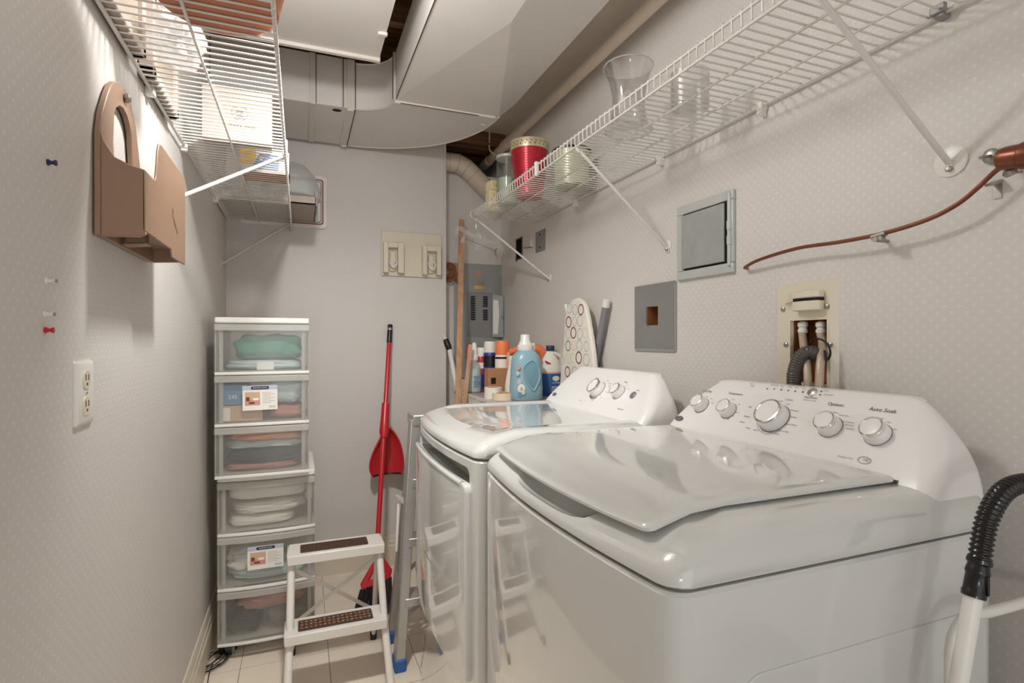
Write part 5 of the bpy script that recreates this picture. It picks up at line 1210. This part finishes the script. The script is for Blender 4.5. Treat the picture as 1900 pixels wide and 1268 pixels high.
# ------------------------------------------------------------------ laundry supplies on the rack behind the dryer
ZR = .938
RK = thing('storage_rack', 'white slatted storage rack holding laundry supplies behind the dryer', 'storage rack', (.85, 2.42, 0))
rx0, rx1, ry0, ry1 = .765, 1.04, 2.12, 2.69
MB().box(rx0, rx1, ry0, ry1, ZR-.012, ZR).build('shelf_board', 'cream_card', RK, bevel=.002)
sl = MB()
MB().box(rx0-.005, rx0, ry0, ry1, ZR-.012, ZR+.002).box(rx0-.005, rx0, ry0, ry1, ZR-.066, ZR-.058).box(rx0, rx1, ry0-.005, ry0, ZR-.012, ZR+.002).box(rx0, rx1, ry0-.005, ry0, ZR-.066, ZR-.058).build('edge_rim', 'white_plastic', RK)
y = ry0+.01
sm_ = MB().box(-.002,.002,-.006,.006,ZR-.06,ZR-.010).mesh('slat','white_plastic',Vector((0,0,0)))
while y < ry1:
    o = bpy.data.objects.new('slat', sm_); COL.objects.link(o); o.parent = RK; o.location = (rx0-.002-.85, y-2.42, 0); y += .030
for x in (rx0+.015, rx1-.015):
    for yy in (ry0+.015, ry1-.015): MB().tube([(x,yy,0),(x,yy,ZR-.012)], .012, 12).build('leg', 'white_plastic', RK)
def lathe_thing(name, label, cat, c0, parts, group=None, n=28):
    t = thing(name, label, cat, c0, group)
    for nm, prof, m in parts: MB().lathe(prof, c0, n).build(nm, m, t)
    return t
# spray bottle
c0 = Vector((*pt(880,724,Y=2.60).xy, ZR)); c0.y = 2.60
t = lathe_thing('spray_bottle', 'clear bottle with pale tapered cap standing left of the red can', 'bottle', c0, [
 ('bottle_body', [(0,0),(.036,0),(.038,.006),(.038,.09),(.034,.12),(.022,.15),(.019,.165)], 'jug'), ('liquid', [(0,.004),(.035,.006),(.035,.09),(.03,.12),(0,.122)], 'cl_aqua'),
 ('neck', [(.020,.162),(.021,.166),(.021,.185),(.018,.19)], 'white_plastic'), ('cap', [(.018,.19),(.017,.20),(.013,.235),(.009,.25),(0,.252)], 'white_plastic')])
lb = MB()
for k in range(5): lb.box(c0.x-.016+.004*(k % 2), c0.x+.008+.004*(k % 3), c0.y-.0395, c0.y-.039, ZR+.03+.012*k, ZR+.036+.012*k)
lb.build('label_print', 'cl_blue', t)
# cans
def can(px, Yc, r, h, cap_h, label, body, capm, name='spray_can', stripes=()):
    c0 = Vector((pt(px,700,Y=Yc).x, Yc, ZR)); t = thing(name, label, 'can', c0)
    MB().lathe([(0,0),(r*.96,0),(r,.004),(r,h-.012),(r*.92,h-.004),(r*.8,h)], c0, 28).build('can_body', body, t)
    MB().lathe([(r*.93,h-.004),(r*.93,h+cap_h*.8),(r*.85,h+cap_h),(0,h+cap_h)], c0, 28).build('cap', capm, t)
    for z0, z1, m in stripes: MB().lathe([(r+.0005,z0),(r+.0006,z1)], c0, 28).build('label_band', m, t)
    return t, c0
can(892.5, 2.62, .028, .185, .04, 'red and white can with white cap behind the clear bottle', 'red_can', 'white_plastic', stripes=((.02,.09,'blue_can'),(.12,.15,'paperwhite')))
can(909.5, 2.58, .034, .205, .052, 'dark blue can with white cap behind the cardboard box', 'blue_can', 'white_plastic', stripes=((.13,.185,'black'),))
can(932, 2.48, .036, .195, .065, 'tall can with bright orange cap behind the cardboard box', 'paperwhite', 'orange', stripes=((.172,.182,'black'),(.02,.06,'label_blue')))
# little box with a black mark
q0, q1 = pt(906,735,Y=2.40), pt(938,684,Y=2.40); t = thing('cardboard_box', 'small brown cardboard box with a black mark between cans and detergent', 'carton', ((q0.x+q1.x)/2, 2.43, ZR))
MB().box(q0.x, q1.x+.02, 2.40, 2.46, ZR, q1.z).build('box', 'card', t, bevel=.002)
a, b_ = pt(911,713,Y=2.3995), pt(920,701,Y=2.3995); MB().quad((a.x,2.3993,a.z),(b_.x,2.3993,a.z),(b_.x,2.3993,b_.z),(a.x,2.3993,b_.z)).build('black_mark', 'black', t)
MB().box(q1.x+.012, q1.x+.02, 2.398, 2.40, ZR, q1.z+.004).build('box_edge', 'lath', t)
for px, Yc, z0, r, h, lb in ((915,2.30,ZR,.040,.050,'taller white tape roll standing on the rack below the cardboard box'),(934,2.235,ZR,.050,.030,'flatter cream tape roll in front of the taller tape roll')):
    c0 = Vector((pt(px,735,Y=Yc).x, Yc, z0)); t = thing('tape_roll', lb, 'tape roll', c0)
    MB().lathe([(r*.62,0),(r,0),(r,h),(r*.62,h),(r*.62,0)], c0, 36).build('tape', 'cream_tape' if h < .04 else 'cl_white', t); MB().lathe([(r*.60,.001),(r*.62,.001),(r*.62,h-.001),(r*.60,h-.001),(r*.60,.001)], c0, 36).build('core', 'card', t)
# detergent bottle, oval with a side grip
c0 = Vector((pt(976,742,Y=2.19).x, 2.19, ZR)); t = thing('detergent_bottle', 'large blue detergent bottle with white cap and flower label', 'bottle', c0)
prof = [(.066,.052,0),(.072,.056,.006),(.072,.056,.05),(.069,.054,.10),(.067,.053,.14),(.064,.052,.175),(.054,.047,.200),(.036,.036,.217),(.027,.027,.222)]
rg = []
for a, b2, z in prof: rg.append([(c0.x+a*math.copysign(abs(math.cos(th))**.75, math.cos(th)), c0.y+b2*math.copysign(abs(math.sin(th))**.75, math.sin(th)), ZR+z) for th in [2*math.pi*k/36 for k in range(36)]])
MB().loft(rg).build('bottle_body', 'teal_bottle', t, smooth=60)
MB().lathe([(.034,.218),(.036,.222),(.036,.240),(.030,.244),(.0285,.250),(.022,.262),(.0205,.285),(.018,.288),(0,.288)], c0+Vector((-.004,0,0)), 32).build('cap', 'white_plastic', t)
MB().box(c0.x+.028,c0.x+.040,c0.y-.012,c0.y+.012,ZR+.218,ZR+.250).build('cap_spout', 'cream', t, bevel=.004)
gp = [(-.018,.165),(.004,.176),(.028,.160),(.040,.130),(.042,.100),(.030,.070),(.014,.045),(-.004,.060),(-.022,.090),(-.034,.12),(-.036,.145)]
fy_ = lambda x: c0.y-.0545*(1-.10*(x/.07)**2)
MB().loft([[(c0.x+a,fy_(a)-.0005,ZR+c_) for a, c_ in gp],[(c0.x+a*.86,fy_(a)-.002,ZR+.105+(c_-.105)*.86) for a, c_ in gp]], False, True).build('grip_recess', 'teal_dk', t)
MB().tube([(c0.x+a,fy_(a)-.001,ZR+c_) for a, c_ in smoothpath([(p[0],p[1],0) for p in gp+[gp[0]]],4) and [(v.x,v.y) for v in smoothpath([(p[0],p[1],0) for p in gp+[gp[0]]],4)][:-1]], .0045, 8, closed=True).build('grip_rim', 'teal_bottle', t)
lab = MB(); nx = -.058
for k, (a, c_, r, mi) in enumerate(((-.044,.055,.020,0),(-.052,.085,.012,1),(-.050,.030,.012,2),(-.058,.12,.010,1),(-.038,.04,.012,3),(-.055,.145,.009,4))):
    y_ = c0.y-.056*(1-.35*(abs(a)/.07)**3)-.0015-.0004*k; lab.disc((c0.x+a,y_,ZR+c_), (-.45,-1,0), r, mi, 18, .8)
for k in range(8): 
    th = 2*math.pi*k/8; lab.disc((c0.x-.044+.011*math.cos(th),c0.y-.0545,ZR+.055+.013*math.sin(th)), (-.4,-1,0), .0055, 0, 10)
lab.disc((c0.x-.044,c0.y-.056,ZR+.055), (-.4,-1,0), .005, 5, 10)
lab.build('flower_label', ['paperwhite','lilac','cl_blue','cl_aqua','photo_pink','yellow'], t, smooth=0)
# slim white bottle left of it
c1 = Vector((pt(949,735,Y=2.30).x, 2.30, ZR)); lathe_thing('white_bottle', 'slim white bottle half hidden left of the blue detergent bottle', 'bottle', c1, [('bottle_body', [(0,0),(.030,0),(.032,.004),(.030,.06),(.020,.12),(.012,.15),(.012,.17),(0,.172)], 'white_plastic'), ('cap', [(.013,.168),(.013,.19),(0,.191)], 'white_plastic')])
# bleach jug
c0 = Vector((pt(1021,740,Y=2.27).x, 2.27, ZR)); t = thing('bleach_jug', 'translucent bleach jug with dark blue cap and blue label', 'jug', c0)
prof = [(.046,0),(.050,.004),(.050,.09),(.051,.12),(.048,.135),(.036,.175),(.022,.20),(.016,.212),(.016,.222)]
MB().lathe(prof, c0, 32, sx=1.05, sy=.9).build('jug_body', 'cl_white', t)
MB().lathe([(.0190,.214),(.0195,.216),(.0195,.236),(.018,.238),(0,.238)], c0, 24).build('cap', 'navy', t)
MB().tube(smoothpath([c0+Vector((.010,-.02,.205)), c0+Vector((.040,-.022,.185)), c0+Vector((.052,-.02,.150)), c0+Vector((.046,-.018,.125))], 6), .0085, 10).build('handle', 'cl_white', t)
MB().lathe([(.0512,.006),(.0512,.110)], c0, 32, sx=1.05, sy=.9).build('label_wrap', 'label_blue', t); MB().lathe([(.0518,.112),(.0518,.117)], c0, 32, sx=1.05, sy=.9).build('label_stripe', 'peach', t)
pr = MB(); pr.disc((c0.x+.006,c0.y-.0475,ZR+.088), (0,-1,0), .012, 0, 20, 1.5); pr.text('ULTRA', (c0.x+.006,c0.y-.0480,ZR+.064), (1,0,0), (0,0,1), .013, 0)
for k in range(4): pr.box(c0.x-.016,c0.x+.028,c0.y-.0480,c0.y-.0475,ZR+.02+.009*k,ZR+.024+.009*k,0)
pr.build('label_print', ['paperwhite'], t, smooth=0)
MB().obox((c0.x-.022,c0.y-.034,ZR+.158), (.020,0,-.009), (0,.002,.001), (.001,0,.003)).build('red_flash', 'red', t)
# orange duster lying behind
t = thing('orange_cloth', 'orange folded cloth lying between the orange cap and the detergent bottle', 'cloth', (1.0, 2.52, ZR))
a, b_ = pt(944,654,Y=2.42), pt(1000,650,Y=2.42)
MB().tube(smoothpath([a, a.lerp(b_,.5)+Vector((0,0,.012)), b_, b_+Vector((.03,0,-.06)), Vector((b_.x+.02,2.44,ZR+.01))], 6), [.014+.010*min(1,k/8) for k in range(25)], 12).build('cloth_roll', 'orange', t)
MB().tube([a+Vector((0,0,0)), Vector((a.x-.004,2.43,ZR))], .010, 10).build('cloth_end', 'peach', t)
t = thing('red_scraper', 'small red plastic tool standing behind the clear bottle', 'scraper', (pt(867,655,Y=2.66).x, 2.66, ZR))
q0, q1 = pt(865,665,Y=2.66), pt(871,643,Y=2.66); MB().box(q0.x, q1.x+.006, 2.65, 2.662, q0.z-.03, q1.z).build('blade', 'red', t, bevel=.003); MB().box(q0.x+.003, q1.x, 2.652, 2.66, ZR, q0.z-.028).build('handle', 'white_plastic', t)

# ------------------------------------------------------------------ ironing board and grey pole behind the dryer
def yplane(px, py, a, b_):  # plane through the board: leaning towards the right wall
    return None
IB = thing('ironing_board', 'ironing board with circle-patterned cover leaning against the right wall', 'ironing board', (1.0, 2.12, 0))
Bn = Vector((-1,0,0.)).normalized(); Bo = pt(1068, 640, X=1.066)
def onb(px, py, lift=0.):
    u = (px-PCX)/FPX; v = (PCY-py)/FPX; d = Vector((u*CS+SN, CS-u*SN, v)); o = Vector((0,0,CAMH)); t_ = (Bo-o).dot(Bn)/d.dot(Bn); return o+d*t_+Bn*lift
edge = [(1056,574),(1060,562),(1067,555),(1075,553),(1083,558),(1089,568),(1094,590),(1099,620),(1103,650),(1107,690),(1111,740)]
edl = [(1052,590),(1050,620),(1048,650),(1044,690),(1040,740)]
poly = [onb(*p) for p in edge]+[onb(*p) for p in edl[::-1]]
dl = (poly[-1]-poly[-2] if False else (onb(1044,690)-onb(1050,620))).normalized(); 
# carry the board on down to the floor
pr_, pl_ = onb(1111,740), onb(1040,740); dnr = Vector((0,0,-1))-Bn*Vector((0,0,-1)).dot(Bn); dnr.normalize()
k_ = (min(pr_.z,pl_.z)-.02)/(-dnr.z); w_ = (pr_-pl_).normalized()
lo_r, lo_l = pr_+dnr*k_+w_*.02, pl_+dnr*k_-w_*.02
poly = [onb(*p) for p in edge]+[lo_r, lo_l]+[onb(*p) for p in edl[::-1]]
MB().prism([p+Bn*.010 for p in poly], -Bn*.020).build('padded_cover', 'cover_cloth' if 'cover_cloth' in M else 'cl_white', IB, bevel=.005)
cir = MB(); ux = (Vector((0,0,1)).cross(Bn)).normalized(); uy = Bn.cross(ux)
r0 = .0
for px, py, mi, rw in ((1082,575,0,9),(1059,598,0,9.5),(1068,618,0,9.5),(1058,642,1,9),(1078,664,0,10),(1057,690,0,9),(1079,642,2,9.5),(1092,668,2,10),(1060,572,2,9),(1071,575,2,9),(1080,596,2,9),(1070,597,2,8),(1058,620,2,9),(1080,620,2,9),(1092,643,2,8),(1068,642,3,8),(1058,665,3,9),(1068,665,3,8),(1047,668,2,8),(1070,690,2,9),(1086,692,2,9),(1090,618,3,8)):
    c_ = onb(px, py, .0106); rr = rw*.0026
    cir.ringflat(c_, Bn, rr*.78 if mi < 2 else rr*.84, rr, mi, 28, up=(0,0,1))
cir.build('ring_print', ['maroon','grey_tube','galv_frame','soap'], IB, smooth=0)
a, b_ = onb(1050,570,-.004), onb(1053,585,-.004); MB().tube([a+Vector((-.004,0,.01)), b_], .009, 12).build('foot_cap', 'white_plastic', IB); MB().tube([b_, b_+dnr*.9], .008, 10).build('folded_leg', 'grey_tube', IB)
t = thing('grey_pole', 'grey metal pole with white end cap leaning beside the ironing board', 'pole', (1.1, 1.98, 0))
A = pt(1126, 557, X=1.095); B = pt(1105, 672, X=1.096); dn = B-A; fo = A+dn*((A.z-.01)/(A.z-B.z))
MB().tube([A+dn*.10, fo], .0135, 16).build('tube', 'grey_tube', t); MB().tube([A, A+dn*.11], .0145, 16).build('end_cap', 'white_plastic', t)
# drum of the vacuum, standing below the picture's edge in front of the washing machine
t = thing('vacuum_cleaner', 'grey drum vacuum cleaner below the white wand', 'vacuum cleaner', (.80, .20, 0))
MB().lathe([(.13,.05),(.15,.06),(.16,.40),(.165,.41),(.165,.44),(.15,.50),(.10,.56),(.03,.58),(0,.58)], (.86,.17,0), 36).build('drum', 'grey_plate', t)
for k in range(4):
    a = math.pi/4+math.pi/2*k; MB().lathe([(.0,0),(.02,.002),(.024,.02),(.02,.045),(.008,.055)], (.86+.12*math.cos(a),.17+.12*math.sin(a),0), 14).build('castor', 'black', t)
